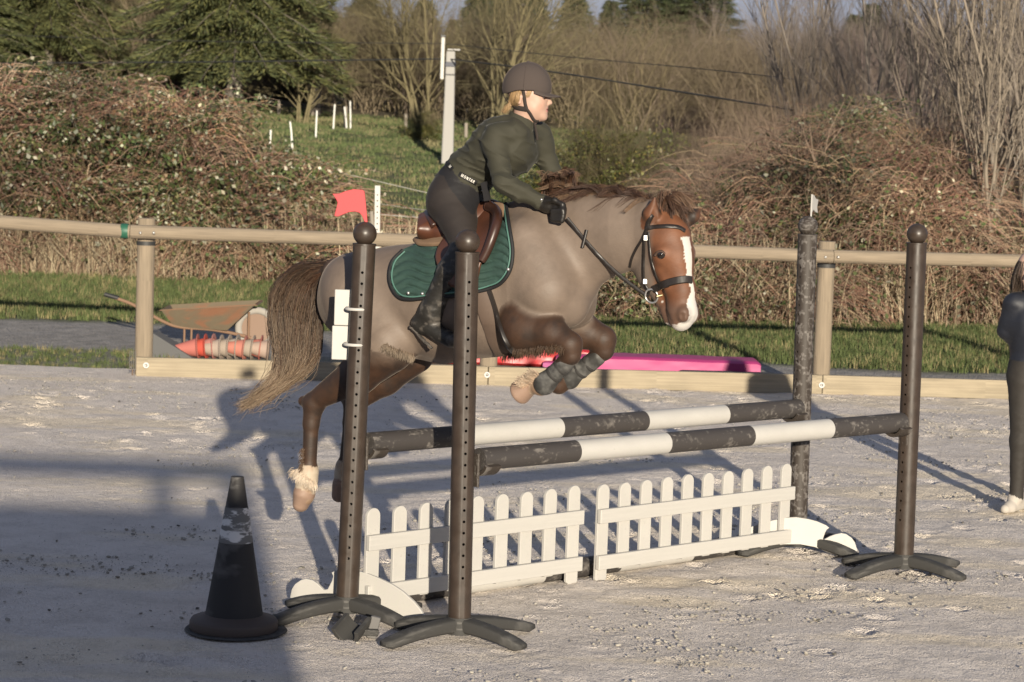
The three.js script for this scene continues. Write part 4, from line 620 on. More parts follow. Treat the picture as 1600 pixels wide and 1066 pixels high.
    const nor = new Float32Array(pos.length); for (let i = 0; i < pos.length; i += 3) { const v = this.normal(V(pos[i], pos[i + 1], pos[i + 2]), h * 0.5); nor[i] = v.x; nor[i + 1] = v.y; nor[i + 2] = v.z; }
    return { pos: new Float32Array(pos), nor, idx };
  }
}
function meshGeo(m, colour, uv) { const g = new THREE.BufferGeometry(), n = m.pos.length / 3; g.setAttribute('position', new THREE.BufferAttribute(m.pos.slice(), 3)); g.setAttribute('normal', new THREE.BufferAttribute(m.nor.slice(), 3)); const u = new Float32Array(n * 2), c = colour ? new Float32Array(n * 3) : null; for (let i = 0; i < n; i++) { const p = V(m.pos[i * 3], m.pos[i * 3 + 1], m.pos[i * 3 + 2]); const w = uv(p); u[i * 2] = w[0]; u[i * 2 + 1] = w[1]; if (c) { const k = colour(p, V(m.nor[i * 3], m.nor[i * 3 + 1], m.nor[i * 3 + 2])); c[i * 3] = k[0]; c[i * 3 + 1] = k[1]; c[i * 3 + 2] = k[2]; } } g.setAttribute('uv', new THREE.BufferAttribute(u, 2)); if (c) g.setAttribute('color', new THREE.BufferAttribute(c, 3)); g.setIndex(m.idx); return g; }
function splitMesh(m, key) { // cut one continuous surface into regions by vertex key
  const n = m.pos.length / 3, kv = []; for (let i = 0; i < n; i++) kv.push(key(V(m.pos[i * 3], m.pos[i * 3 + 1], m.pos[i * 3 + 2]))); const out = {};
  for (let t = 0; t < m.idx.length; t += 3) { const k = kv[m.idx[t]] === kv[m.idx[t + 1]] ? kv[m.idx[t]] : kv[m.idx[t + 2]]; const o = out[k] || (out[k] = { pos: [], nor: [], idx: [], map: new Map() }); for (let e = 0; e < 3; e++) { const v = m.idx[t + e]; if (!o.map.has(v)) { o.map.set(v, o.pos.length / 3); o.pos.push(m.pos[v * 3], m.pos[v * 3 + 1], m.pos[v * 3 + 2]); o.nor.push(m.nor[v * 3], m.nor[v * 3 + 1], m.nor[v * 3 + 2]); } o.idx.push(o.map.get(v)); } }
  for (const k in out) { out[k].pos = new Float32Array(out[k].pos); out[k].nor = new Float32Array(out[k].nor); } return out;
}
function polyline(pts, n) { const P = pts.map((p) => V(p[0], p[1], 0)), L = [0]; for (let i = 1; i < P.length; i++) L.push(L[i - 1] + P[i].distanceTo(P[i - 1])); const c = new THREE.CatmullRomCurve3(P, false, 'centripetal'); return c.getSpacedPoints(n).map((p) => [p.x, p.y]); }
function strap(field, px, width, thick, off = 0.001, n = 24) { // leather strip lying on a body along a pixel path
  const pts = polyline(px, n).map(([x, y]) => field.hit(x, y, off)); return ribbon(pts, pts.map((p) => field.normal(p, 0.012)), width, thick);
}
function ribbon(pts, nor, width, thick) {
  const T = new Tri(), n = pts.length, sm = pts.map((p, i) => { const a = pts[Math.max(0, i - 1)], b = pts[Math.min(n - 1, i + 1)]; return p.clone().multiplyScalar(2).add(a).add(b).multiplyScalar(0.25); });
  sm[0] = pts[0]; sm[n - 1] = pts[n - 1];
  for (let i = 0; i < n; i++) { const t = sm[Math.min(n - 1, i + 1)].clone().sub(sm[Math.max(0, i - 1)]).normalize(), nn = nor[i].clone().addScaledVector(t, -nor[i].dot(t)).normalize(), s = t.clone().cross(nn).multiplyScalar(width / 2), o = nn.clone().multiplyScalar(thick); const p = sm[i]; const m = 0.8; for (const q of [p.clone().add(s), p.clone().add(s).add(o.clone().multiplyScalar(0.6)), p.clone().addScaledVector(s, m).add(o), p.clone().addScaledVector(s, -m).add(o), p.clone().sub(s).add(o.clone().multiplyScalar(0.6)), p.clone().sub(s)]) T.vert(q, null, [i * 0.05, 0]); }
  for (let i = 0; i < n - 1; i++) for (let k = 0; k < 6; k++) { const k2 = (k + 1) % 6; T.quad(i * 6 + k, i * 6 + k2, i * 6 + 6 + k2, i * 6 + 6 + k); }
  for (const e of [0, n - 1]) for (let k = 1; k < 5; k++) T.tri(e * 6, e * 6 + k, e * 6 + k + 1); return toCreasedNormals(T.build(), 0.9);
}
function inPoly(x, y, P) { let c = false; for (let i = 0, j = P.length - 1; i < P.length; j = i++) if ((P[i][1] > y) !== (P[j][1] > y) && x < (P[j][0] - P[i][0]) * (y - P[i][1]) / (P[j][1] - P[i][1]) + P[i][0]) c = !c; return c; }
function drapedSheet(field, outline, step, off, thick, relief) { // cloth or leather cut to an outline and laid over a body
  const poly = polyline([...outline, outline[0]], 160); let x0 = 1e9, x1 = -1e9, y0 = 1e9, y1 = -1e9; for (const [x, y] of poly) { x0 = Math.min(x0, x); x1 = Math.max(x1, x); y0 = Math.min(y0, y); y1 = Math.max(y1, y); }
  const cx = (x0 + x1) / 2, cy = (y0 + y1) / 2, T = new Tri(), nr = Math.ceil(Math.max(x1 - x0, y1 - y0) / 2 / step), na = poly.length - 1, rows = [];
  // polar grid from a centre so that the rim follows the outline exactly
  for (let r = 0; r <= nr; r++) { const row = []; for (let a = 0; a < na; a++) { const f = r / nr, x = cx + (poly[a][0] - cx) * f, y = cy + (poly[a][1] - cy) * f; const p = field.hit(x, y, off), n = field.normal(p, 0.02), up = thick * (r === nr ? 0.55 : 1) + (relief ? relief(x, y) * sstep(1, 0.94, f) : 0); p.addScaledVector(n, up); row.push(T.vert(p, null, [x * 0.003, y * 0.003])); } rows.push(row); }
  const rim = []; for (let a = 0; a < na; a++) { const p = field.hit(poly[a][0], poly[a][1], off), n = field.normal(p, 0.02); p.addScaledVector(n, -0.004); rim.push(T.vert(p, null, [0, 0])); } rows.push(rim);
  for (let r = 0; r < rows.length - 1; r++) for (let a = 0; a < na; a++) { const b = (a + 1) % na; T.quad(rows[r][a], rows[r][b], rows[r + 1][b], rows[r + 1][a]); } return T.build();
}
function hairGeo(list, sides = 3) { const T = new Tri(); for (const s of list) { const P = new THREE.CatmullRomCurve3(s.pts).getPoints(s.seg || 9), n = P.length; T.tube(P, P.map((_, i) => s.r * (i === n - 1 ? 0.25 : 1 - 0.5 * i / n)), sides, P.map((_, i) => { const t = Math.pow(i / (n - 1), s.g || 1); return s.c0.map((v, k) => v + (s.c1[k] - v) * t); }), false); } return T.build(); }

// ---------------------------------------------------------------- the horse
const YAW = 28 * Math.PI / 180, hF = V(Math.cos(YAW), 0, Math.sin(YAW)), hR = V(-Math.sin(YAW), 0, Math.cos(YAW)), hO = atZ(720, 450, 11.35);
const HP = (px, py, s = 0) => onPlane(px, py, hO.clone().addScaledVector(hR, s), hR);
const HY = 44 * Math.PI / 180, qF = V(Math.cos(HY), 0, Math.sin(HY)), qR = V(-Math.sin(HY), 0, Math.cos(HY)), qO = HP(1030, 350, 0.05);
const QP = (px, py, s = 0) => onPlane(px, py, qO, qR).addScaledVector(qR, s);   // px,py on the head's midplane, then s to the side
const horse = new Field(hR);
{
  const b = (a, c, ra, rb, o) => horse.bone(HP(...a), HP(...c), ra, rb, o);
  b([562, 468], [632, 470], 0.205, 0.228, { k: 0.06 }); b([632, 470], [702, 473], 0.228, 0.262, { k: 0.08 }); b([702, 473], [772, 456], 0.262, 0.288, { k: 0.08 }); b([772, 452], [838, 428], 0.292, 0.268, { k: 0.08, flat: 1.08 }); b([838, 428], [872, 432], 0.262, 0.185, { k: 0.08, flat: 1.05 });
  b([795, 352], [850, 345], 0.085, 0.10, { k: 0.12, flat: 1.5 }); b([600, 432], [700, 425], 0.11, 0.12, { k: 0.1, flat: 0.8 });
  b([548, 440, 0.1], [560, 480, 0.13], 0.125, 0.13, { k: 0.08 }); b([556, 438, -0.1], [566, 480, -0.13], 0.125, 0.13, { k: 0.08 });
  // neck
  b([858, 392], [922, 372, 0.015], 0.245, 0.192, { k: 0.1, flat: 1.75 }); b([922, 372, 0.015], [972, 364, 0.03], 0.192, 0.165, { k: 0.06, flat: 1.7 }); b([972, 364, 0.03], [1008, 362, 0.045], 0.165, 0.13, { k: 0.05, flat: 1.45 });
  // shoulder blade, breast muscles
  b([820, 380, 0.17], [850, 455, 0.20], 0.10, 0.12, { k: 0.12, flat: 1.2 }); b([828, 380, -0.17], [858, 450, -0.2], 0.10, 0.12, { k: 0.12, flat: 1.2 });
  b([862, 462, 0.12], [885, 478, 0.09], 0.12, 0.10, { k: 0.06 }); b([880, 462, -0.1], [898, 478, -0.09], 0.115, 0.095, { k: 0.06 });
  // near foreleg
  const L = { tag: 'leg' };
  b([818, 508, 0.19], [824, 516, 0.205], 0.105, 0.10, { k: 0.05, ...L }); b([822, 514, 0.21], [862, 521, 0.235], 0.10, 0.07, { k: 0.04, ...L }); b([862, 521, 0.235], [891, 537, 0.25], 0.07, 0.053, { k: 0.03, ...L }); b([889, 541, 0.25], [893, 556, 0.25], 0.053, 0.043, { k: 0.03, ...L }); b([892, 555, 0.25], [852, 596, 0.225], 0.036, 0.033, { k: 0.012, ...L }); b([852, 597, 0.225], [846, 603, 0.22], 0.044, 0.043, { k: 0.02, tag: 'pale' }); b([846, 603, 0.22], [832, 604, 0.205], 0.037, 0.037, { k: 0.02, tag: 'pale' }); b([830, 602, 0.205], [813, 613, 0.2], 0.038, 0.056, { k: 0.008, tag: 'hoof', flat: 0.9 }); { const t = HP(814, 612, 0.2), dr = t.clone().sub(HP(830, 603, 0.205)).normalize(); horse.cut.push(new Field(hR).ball(t.addScaledVector(dr, 0.32), 0.305, { k: 0.008 }).b[0]); }
  // far foreleg
  b([890, 500, -0.17], [905, 515, -0.19], 0.095, 0.085, { k: 0.05, ...L }); b([905, 515, -0.19], [941, 529, -0.21], 0.088, 0.062, { k: 0.03, ...L }); b([942, 533, -0.21], [944, 548, -0.21], 0.057, 0.047, { k: 0.03, ...L }); b([941, 551, -0.21], [886, 592, -0.19], 0.038, 0.034, { k: 0.012, ...L }); b([884, 594, -0.19], [874, 602, -0.185], 0.044, 0.042, { k: 0.015, ...L }); b([874, 602, -0.185], [858, 600, -0.18], 0.036, 0.038, { k: 0.015, tag: 'pale' });
  // hind legs
  b([562, 462, 0.13], [606, 530, 0.19], 0.17, 0.125, { k: 0.06 }); b([604, 545, 0.185], [560, 585, 0.165], 0.122, 0.092, { k: 0.05, ...L }); b([560, 585, 0.165], [492, 626, 0.145], 0.092, 0.047, { k: 0.03, ...L }); b([474, 627, 0.14], [492, 630, 0.145], 0.026, 0.05, { k: 0.02, ...L }); b([490, 632, 0.145], [486, 662, 0.145], 0.05, 0.04, { k: 0.02, ...L }); b([486, 662, 0.145], [483, 735, 0.14], 0.037, 0.034, { k: 0.015, ...L }); b([481, 738, 0.14], [479, 752, 0.14], 0.052, 0.052, { k: 0.02, tag: 'pale' }); b([479, 752, 0.14], [475, 774, 0.14], 0.047, 0.05, { k: 0.02, tag: 'pale' }); b([475, 772, 0.14], [470, 788, 0.14], 0.052, 0.038, { k: 0.006, tag: 'hoof', flat: 0.85 });
  b([575, 460, -0.13], [640, 535, -0.18], 0.17, 0.115, { k: 0.06 }); b([642, 550, -0.18], [600, 590, -0.165], 0.115, 0.085, { k: 0.05, ...L }); b([600, 590, -0.165], [556, 628, -0.15], 0.085, 0.048, { k: 0.03, ...L }); b([540, 624, -0.15], [554, 630, -0.15], 0.026, 0.048, { k: 0.02, ...L }); b([552, 632, -0.15], [548, 660, -0.15], 0.048, 0.04, { k: 0.02, ...L }); b([548, 660, -0.15], [540, 725, -0.15], 0.036, 0.033, { k: 0.015, ...L }); b([538, 730, -0.15], [537, 740, -0.15], 0.045, 0.044, { k: 0.02, tag: 'pale' }); b([537, 740, -0.15], [533, 760, -0.15], 0.038, 0.042, { k: 0.02, tag: 'pale' }); b([534, 757, -0.15], [530, 774, -0.15], 0.045, 0.036, { k: 0.006, tag: 'hoof', flat: 0.85 });
  b([648, 540, 0.04], [690, 552, 0.0], 0.05, 0.04, { k: 0.05 });
  // dock of the tail
  b([548, 425], [520, 420], 0.055, 0.04, { k: 0.05, tag: 'leg' }); b([520, 420], [478, 428], 0.038, 0.022, { k: 0.02, tag: 'leg' });
  // head
  const h = (a, c, ra, rb, o = {}) => horse.bone(QP(...a), QP(...c), ra, rb, { tag: 'head', lat: qR, ...o });
  h([1024, 352], [1040, 372], 0.108, 0.112, { k: 0.05, flat: 1.15 }); h([1044, 380], [1050, 402], 0.10, 0.098, { k: 0.04, flat: 1.1 });
  h([1021, 388], [1024, 420], 0.105, 0.098, { k: 0.05, flat: 1.5 }); h([1024, 422], [1040, 478], 0.086, 0.038, { k: 0.05, flat: 1.35 });
  h([1051, 402], [1064, 455], 0.09, 0.064, { k: 0.04, flat: 1.15 }); h([1064, 455], [1066, 486], 0.064, 0.060, { k: 0.03, flat: 1.0 });
  h([1066, 488], [1064, 500], 0.062, 0.050, { k: 0.03, flat: 0.95 }); h([1044, 484], [1048, 497], 0.036, 0.034, { k: 0.015, flat: 0.95 });
  h([1055, 396, 0.082], [1052, 400, 0.08], 0.035, 0.034, { k: 0.04 }); h([1055, 396, -0.082], [1052, 400, -0.08], 0.035, 0.034, { k: 0.04 });       // brow bones
  h([1046, 420, 0.062], [1056, 448, 0.052], 0.016, 0.01, { k: 0.04 });                                                                                  // facial crest
  h([1079, 488, 0.045], [1079, 494, 0.043], 0.026, 0.024, { k: 0.02 }); h([1072, 488, -0.045], [1074, 494, -0.043], 0.026, 0.024, { k: 0.02 });      // nostril rims
  h([1032, 352, 0.062], [1037, 334, 0.08], 0.038, 0.038, { k: 0.02, tag: 'ear' }); h([1037, 334, 0.08], [1045, 309, 0.095], 0.038, 0.006, { k: 0.01, tag: 'ear' });
  h([1046, 352, -0.07], [1060, 338, -0.1], 0.034, 0.032, { k: 0.02, tag: 'ear' }); h([1060, 338, -0.1], [1066, 327, -0.125], 0.030, 0.006, { k: 0.01, tag: 'ear' });
  const cutb = (a, c, ra, rb, k, lat) => horse.cut.push({ ...new Field(qR).bone(a, c, ra, rb, { k }).b[0] });
  cutb(QP(1082, 494, 0.076), QP(1081, 501, 0.07), 0.017, 0.012, 0.008); cutb(QP(1074, 494, -0.076), QP(1074, 500, -0.07), 0.016, 0.012, 0.008);   // nostrils
  cutb(QP(1046, 478, 0.075), QP(1060, 506, 0.075), 0.024, 0.024, 0.006); // mouth line
  cutb(QP(1044, 350, 0.10), QP(1049, 326, 0.102), 0.018, 0.012, 0.01);  // ear opening
}
const horseThing = thing('horse', 'clipped chestnut horse with white blaze jumping over the poles', 'horse', V(hO.x, 0, hO.z));
const FACEUP = QP(1050, 396), FACEDN = QP(1066, 488);
function horseColour(p, n) {
  const q = horse.nearest(p.x, p.y, p.z), rel = p.clone().sub(hO), u = rel.dot(hF), v = rel.y, s = rel.dot(hR), w = fbm(p.x * 14, p.y * 14, p.z * 14, 4) - 0.47, w2 = fbm(p.x * 45, p.y * 45, p.z * 45, 3) - 0.44;
  const clip = [0.152, 0.115, 0.089].map((c, i) => c * (1 + 0.35 * w + 0.22 * w2)), brown = [0.052, 0.0245, 0.012].map((c) => c * (1 + 1.1 * w + 0.5 * w2)), dark = [0.021, 0.013, 0.009], face = [0.135, 0.052, 0.022].map((c) => c * (1 + 0.9 * w + 0.3 * w2));
  const mix = (a, b, t) => a.map((c, i) => c + (b[i] - c) * t);
  if (q.tag === 'hoof') return [0.25, 0.165, 0.12].map((c) => c * (1 + 0.3 * w));
  if (q.tag === 'pale') return mix([0.42, 0.35, 0.265], [0.28, 0.18, 0.115], clamp(w * 4 + 0.3, 0, 1));
  if (q.tag === 'leg') { // ragged upper edge of the unclipped legs
    let e = 1e9; for (const b of horse.b) if (!b.tag) e = Math.min(e, horse.d1(b, p.x, p.y, p.z)); const l = horse.d1(q, p.x, p.y, p.z);
    const t = sstep(-0.03, 0.035, e - l + w * 0.05); return mix(clip, mix(brown, dark, clamp(0.35 + w * 3.5, 0, 0.85)), t);
  }
  if (q.tag === 'ear') return mix(face, dark, clamp(0.3 + w * 3, 0, 1));
  if (q.tag === 'head') {
    const ax = FACEDN.clone().sub(FACEUP), L = ax.length(); ax.normalize(); const r = p.clone().sub(FACEUP), t = r.dot(ax) / L, lat = r.dot(qR), fr = n.dot(qF);
    let c = mix(face, clip, sstep(0.03, -0.045, p.clone().sub(QP(1040, 400)).dot(qF) + w * 0.06));
    c = mix(c, [0.10, 0.065, 0.048], sstep(0.72, 0.95, t + w * 0.3) * 0.7);
    const half = (t < -0.2 ? 0 : t < 0.1 ? 0.027 : t < 0.55 ? 0.027 - 0.012 * sstep(0.1, 0.4, t) : 0.015 + 0.026 * sstep(0.6, 1.0, t)) + w * 0.03;
    if (t > -0.24 + w * 0.2 && fr > 0.1 && Math.abs(lat - 0.004) < half) return [0.52, 0.49, 0.45];
    if (t > 1.0 && fr > -0.2 && p.y < QP(1066, 506).y) return mix(c, [0.48, 0.43, 0.39], 0.9);
    return c;
  }
  return clip;
}
{
  const M = horse.mesh(0.0075); const coatBump = texture(512, (u, v) => 0.35 * tnoise(u * 60, v * 120, 120) + 0.65 * tfbm(u, v, 24, 5), false);
  const coat = new THREE.MeshPhysicalMaterial({ vertexColors: true, roughness: 0.62, sheen: 0.25, sheenRoughness: 0.5, sheenColor: rgb(0.9, 0.75, 0.6), bumpMap: coatBump, bumpScale: 0.0009 });
  part(horseThing, 'body', meshGeo(M, horseColour, (p) => { const r = p.clone().sub(hO); return [r.dot(hF) * 2.2, r.y * 2.2]; }), coat, true);
  const eye = new THREE.SphereGeometry(0.022, 20, 14); const e = horse.hit(1032, 398); const en = horse.normal(e, 0.01); const ec = e.clone().addScaledVector(en, -0.013); eye.translate(ec.x, ec.y, ec.z); part(horseThing, 'eye', eye, new THREE.MeshPhysicalMaterial({ color: rgb(0.012, 0.008, 0.006), roughness: 0.08, clearcoat: 1 }), true);
  const lid = tubeGeo([[1024, 399], [1028, 394], [1034, 393], [1039, 397]].map(([x, y]) => horse.hit(x, y, 0.004)), 0.007, 0.005, 8, 16); part(horseThing, 'eyelid', lid, mat(0.06, 0.032, 0.02, 0.7), true);
  // tail
  SEED = 1200; const strands = [], C = (c) => { const f = rr(0.6, 1.35); return c.map((v) => v * f); };
  const path = (u, j) => { const a = [[522, 411], [462, 415], [424, 458], [424, 520], [432, 575], [408, 612], [374, 638]], b = [[532, 428], [508, 450], [501, 505], [498, 552], [478, 580], [440, 606], [394, 630]]; return a.map((p, i) => { const f = Math.pow(clamp(u, 0, 1), 0.9), k = i / 6; return HP(b[i][0] + (p[0] - b[i][0]) * f + gauss() * (3 + 9 * k) * j, b[i][1] + (p[1] - b[i][1]) * f + gauss() * (3 + 7 * k) * j, gauss() * (0.035 + 0.03 * k)); }); };
  for (let k = 0; k < 2000; k++) { const u = Math.floor(rnd() * 70 + 0.5 * gauss()) / 70 + 0.004 * gauss(), wild = rnd() < 0.06 ? 2.6 : 1, dk = rnd(), end = 1 - 0.42 * rnd() * rnd(); let pts = path(u, wild); if (end < 0.97) { const c = new THREE.CatmullRomCurve3(pts); pts = [0, 0.17, 0.33, 0.5, 0.67, 0.84, 1].map((t) => c.getPoint(t * end)); } const root = dk < 0.3 ? [0.06, 0.026, 0.013] : dk < 0.75 ? [0.034, 0.019, 0.012] : [0.085, 0.052, 0.032]; strands.push({ pts, r: rr(0.0011, 0.0022), c0: C(root), c1: C(rnd() < 0.75 ? [0.36, 0.27, 0.185] : [0.16, 0.10, 0.063]), seg: 14, g: 1.7 }); }
  const hairMat = new THREE.MeshStandardMaterial({ vertexColors: true, roughness: 0.55, side: THREE.DoubleSide });
  const tail = part(horseThing, 'tail', hairGeo(strands), hairMat, true); tail.userData.kind = 'stuff';
  // mane: hair lifted along the crest, thick tuft at the withers, forelock between the ears
  const mane = []; const crest = polyline([[848, 306], [880, 303], [925, 306], [965, 309], [1005, 314], [1030, 326]], 60);
  for (let l = 0; l < 120; l++) { // locks: strands that share a root and close up towards the tip
    const f = (l + rnd()) / 120, [x, y] = crest[Math.min(60, Math.floor(f * 60))], tuft = f < 0.28, s0 = 0.015 + 0.03 * f, R = HP(x, y + 7, s0);
    const up = tuft ? rr(0.06, 0.13) : rr(0.02, 0.07), back = tuft ? rr(-0.07, 0.08) : rr(-0.2, -0.03), side = gauss() * 0.06 + 0.005, drop = tuft ? rr(-0.03, 0.02) : rr(-0.075, 0.0);
    const c = rnd() < 0.6 ? [0.036, 0.018, 0.011] : [0.085, 0.038, 0.019], c1 = rnd() < 0.35 ? [0.16, 0.10, 0.06] : [0.06, 0.03, 0.018];
    for (let k = 0; k < 20; k++) { const j = V(gauss(), gauss() * 0.6, gauss()), p = R.clone().addScaledVector(j, 0.02), q = R.clone().addScaledVector(hF, back * 0.4).add(V(0, up * rr(0.85, 1.1), 0)).addScaledVector(hR, side * 0.6).addScaledVector(j, 0.018), e = R.clone().addScaledVector(hF, back * rr(0.85, 1.15)).add(V(0, up + drop, 0)).addScaledVector(hR, side * 1.5).addScaledVector(j, 0.012); mane.push({ pts: [p, q, e], r: rr(0.0011, 0.0019), c0: C(c), c1: C(c1), seg: 7 }); }
  }
  for (let l = 0; l < 60; l++) { // forelock, blown up and forward over the brow between the ears
    const R = QP(1040 + gauss() * 10, 333 + gauss() * 6, gauss() * 0.05 - 0.01), up = rr(0.03, 0.085), fw = rr(-0.05, 0.09), dr = rr(-0.16, 0.0), sd = gauss() * 0.06 - 0.035, c = rnd() < 0.6 ? [0.045, 0.02, 0.012] : [0.09, 0.042, 0.022], c1 = rnd() < 0.4 ? [0.17, 0.10, 0.06] : [0.07, 0.035, 0.02];
    for (let k = 0; k < 22; k++) { const j = V(gauss(), gauss(), gauss()), p = R.clone().addScaledVector(j, 0.02), q = R.clone().add(V(0, up, 0)).addScaledVector(qF, fw * 0.4).addScaledVector(qR, sd * 0.5).addScaledVector(j, 0.018), e = R.clone().add(V(0, up + dr, 0)).addScaledVector(qF, fw).addScaledVector(qR, sd * 1.3).addScaledVector(j, 0.012); mane.push({ pts: [p, q, e], r: rr(0.0011, 0.0019), c0: C(c), c1: C(c1), seg: 7 }); }
  }
  const mn = part(horseThing, 'mane', hairGeo(mane), hairMat, true); mn.userData.kind = 'stuff';
  // feather on the fetlocks, fringe on forearm, flank and belly
  const fe = [];
  const fringe = (a, b, s, n, len, dir, c0, c1, jit) => { for (let k = 0; k < n; k++) { const t = rnd(), hp = horse.hit(a[0] + (b[0] - a[0]) * t + gauss() * jit, a[1] + (b[1] - a[1]) * t + gauss() * jit), nn = horse.normal(hp, 0.01), d = V(0, 0, 0).addScaledVector(hF, dir[0] + gauss() * 0.4).add(V(0, dir[1] + gauss() * 0.4, 0)).addScaledVector(nn, 0.45).normalize(), L = len * rr(0.5, 1.2); fe.push({ pts: [hp.clone().addScaledVector(nn, -0.004), hp.clone().addScaledVector(d, L * 0.5).addScaledVector(nn, 0.004), hp.clone().addScaledVector(d, L).add(V(0, -L * 0.2, 0))], r: rr(0.0012, 0.002), c0: C(c0), c1: C(c1), seg: 4 }); } };
  fringe([842, 588], [818, 604], 0, 700, 0.05, [-0.7, 0.5], [0.36, 0.24, 0.16], [0.45, 0.36, 0.27], 5); fringe([460, 736], [492, 756], 0, 700, 0.03, [-0.5, -0.8], [0.5, 0.4, 0.3], [0.55, 0.47, 0.38], 5); fringe([474, 700], [472, 735], 0, 110, 0.018, [-0.6, -0.9], [0.06, 0.035, 0.02], [0.14, 0.09, 0.06], 3);
  fringe([785, 552], [880, 541], 0, 700, 0.028, [-0.2, -1], [0.045, 0.024, 0.013], [0.08, 0.045, 0.023], 5); fringe([600, 538], [645, 556], 0, 420, 0.03, [-0.3, -1], [0.14, 0.10, 0.07], [0.21, 0.165, 0.12], 4);
  const ft = part(horseThing, 'feather', hairGeo(fe), hairMat, true); ft.userData.kind = 'stuff';
}
// tack
{
  const black = new THREE.MeshStandardMaterial({ color: rgb(0.018, 0.014, 0.012), roughness: 0.42, side: THREE.DoubleSide }), tan = mat(0.08, 0.03, 0.016, 0.4), tanDark = mat(0.04, 0.017, 0.011, 0.38), suede = mat(0.20, 0.125, 0.075, 0.95);
  const S = (n, px, w, th, m = black, par = bridle, off = 0.001) => part(par, n, strap(horse, px, w, th, off), m, true);
  const bridle = thing('bridle', 'black leather bridle with ring bit on the horse head', 'bridle', QP(1030, 400));
  S('cheekpiece', [[1011, 357], [1008, 366], [1006, 403], [1006, 434], [1010, 449], [1016, 456]], 0.016, 0.005); S('cheekpiece', [[1013, 362], [1014, 375], [1018, 407], [1024, 428], [1030, 443]], 0.014, 0.004); S('throatlash', [[1009, 360], [1002, 376], [994, 389], [987, 404], [984, 417]], 0.012, 0.004); S('browband', [[1009, 357], [1022, 355], [1036, 354], [1050, 354], [1062, 356], [1070, 361]], 0.02, 0.006); S('headpiece', [[1011, 357], [1014, 346], [1020, 336]], 0.02, 0.005);
  S('noseband', [[1022, 452], [1034, 446], [1048, 441], [1062, 438], [1074, 437], [1080, 438]], 0.034, 0.011); S('flash_strap', [[1020, 449], [1032, 449], [1045, 446]], 0.016, 0.006, black, bridle, 0.004); S('curb_strap', [[1016, 452], [1012, 462], [1018, 472]], 0.014, 0.004);
  const c = horse.hit(1021, 461), n = horse.normal(c, 0.02); const ring = new THREE.TorusGeometry(0.031, 0.0042, 10, 36); ring.applyQuaternion(new THREE.Quaternion().setFromUnitVectors(V(0, 0, 1), n.clone().lerp(V(-0.2, 0, 1).normalize(), 0.5).normalize())); const rc = c.clone().addScaledVector(n, 0.012); ring.translate(rc.x, rc.y, rc.z); part(bridle, 'bit_ring', ring, steel, true); part(bridle, 'bit', tubeGeo([rc.clone().addScaledVector(qF, 0.03), rc.clone().addScaledVector(qF, 0.045).addScaledVector(n, -0.02)], 0.006), mat(0.5, 0.42, 0.25, 0.3, { metalness: 0.9 }), true);
  for (const [x, y] of [[1009, 372], [1008, 440]]) { const p = horse.hit(x, y, 0.007); const g = box(0.02, 0.024, 0.006, 0, 0, 0, 0.003); g.translate(p.x, p.y, p.z); part(bridle, 'buckle', g, steel, true); }
  // rein from hand to bit, pushed clear of the neck
  const reinEnds = [onPlane(886, 341, hO.clone().addScaledVector(hR, 0.15), hR), rc.clone().addScaledVector(qF, -0.03)], a = reinEnds[0], z = reinEnds[1]; const pts = [], nor = [];
  for (let i = 0; i <= 40; i++) { const t = i / 40, p = a.clone().lerp(z, t).add(V(0, -0.03 * Math.sin(Math.PI * t), 0)); for (let k = 0; k < 40 && horse.d(p.x, p.y, p.z) < 0.006; k++) p.addScaledVector(camPos.clone().sub(p).normalize(), 0.006); pts.push(p); nor.push(hR.clone().add(V(0, 0.25, 0)).normalize()); }
  part(bridle, 'rein', ribbon(pts, nor, 0.018, 0.004), black, true); const st = pts[9]; part(bridle, 'rein_stop', tubeGeo([st.clone().add(V(-0.008, -0.035, 0.004)), st.clone().add(V(0.008, 0.045, 0.004))], 0.007), black, true);
  // saddle pad with quilted waves
  const pad = thing('saddle_pad', 'dark green quilted saddle pad under the saddle', 'saddle pad', HP(705, 400)); const green = (() => { const t = texture(256, (u, v) => { const n = tfbm(u, v, 40, 3), s = 0.85 + 0.4 * (n - 0.45); return [0.026 * s, 0.062 * s, 0.05 * s]; }); return new THREE.MeshPhysicalMaterial({ map: t, roughness: 0.8, sheen: 0.2, sheenRoughness: 0.6, sheenColor: rgb(0.25, 0.5, 0.45), side: THREE.DoubleSide }); })();
  const wave = (x, y) => { const q = (y + 7 * Math.sin((x - 618) / 11.5) + (x < 700 ? (x - 650) * 0.12 : -(x - 770) * 0.32)) / 13.5, f = q - Math.floor(q); return -0.012 * Math.exp(-Math.pow((f - 0.5) / 0.14, 2)); };
  const rear = [[629, 391], [650, 383], [700, 376], [760, 330], [790, 318], [795, 350], [801, 395], [796, 424], [782, 443], [765, 451], [745, 456], [715, 462], [690, 464], [662, 466], [640, 468], [624, 465], [613, 452], [608, 433], [613, 408]];
  part(pad, 'panel', drapedSheet(horse, rear, 1.6, 0.012, 0.006, wave), green, true);
  const rimPts = polyline([[629, 391], [613, 408], [608, 433], [613, 452], [624, 465], [640, 468], [662, 466], [690, 464], [715, 462], [745, 456], [765, 451], [782, 443], [796, 424], [801, 395], [795, 350], [790, 318]], 90).map(([x, y]) => horse.hit(x, y, 0.014)); part(pad, 'trim', tubeGeo(rimPts, 0.009, 0.009, 8), mat(0.008, 0.008, 0.009, 0.7), true);
  const pipe = polyline([[632, 393], [617, 409], [612, 433], [617, 450], [627, 461], [642, 464], [664, 462], [745, 452], [763, 447], [779, 440], [792, 422], [797, 395], [791, 350], [787, 320]], 90).map(([x, y]) => horse.hit(x, y, 0.022)); part(pad, 'piping', tubeGeo(pipe, 0.004, 0.004, 6), mat(0.07, 0.16, 0.13, 0.6), true);
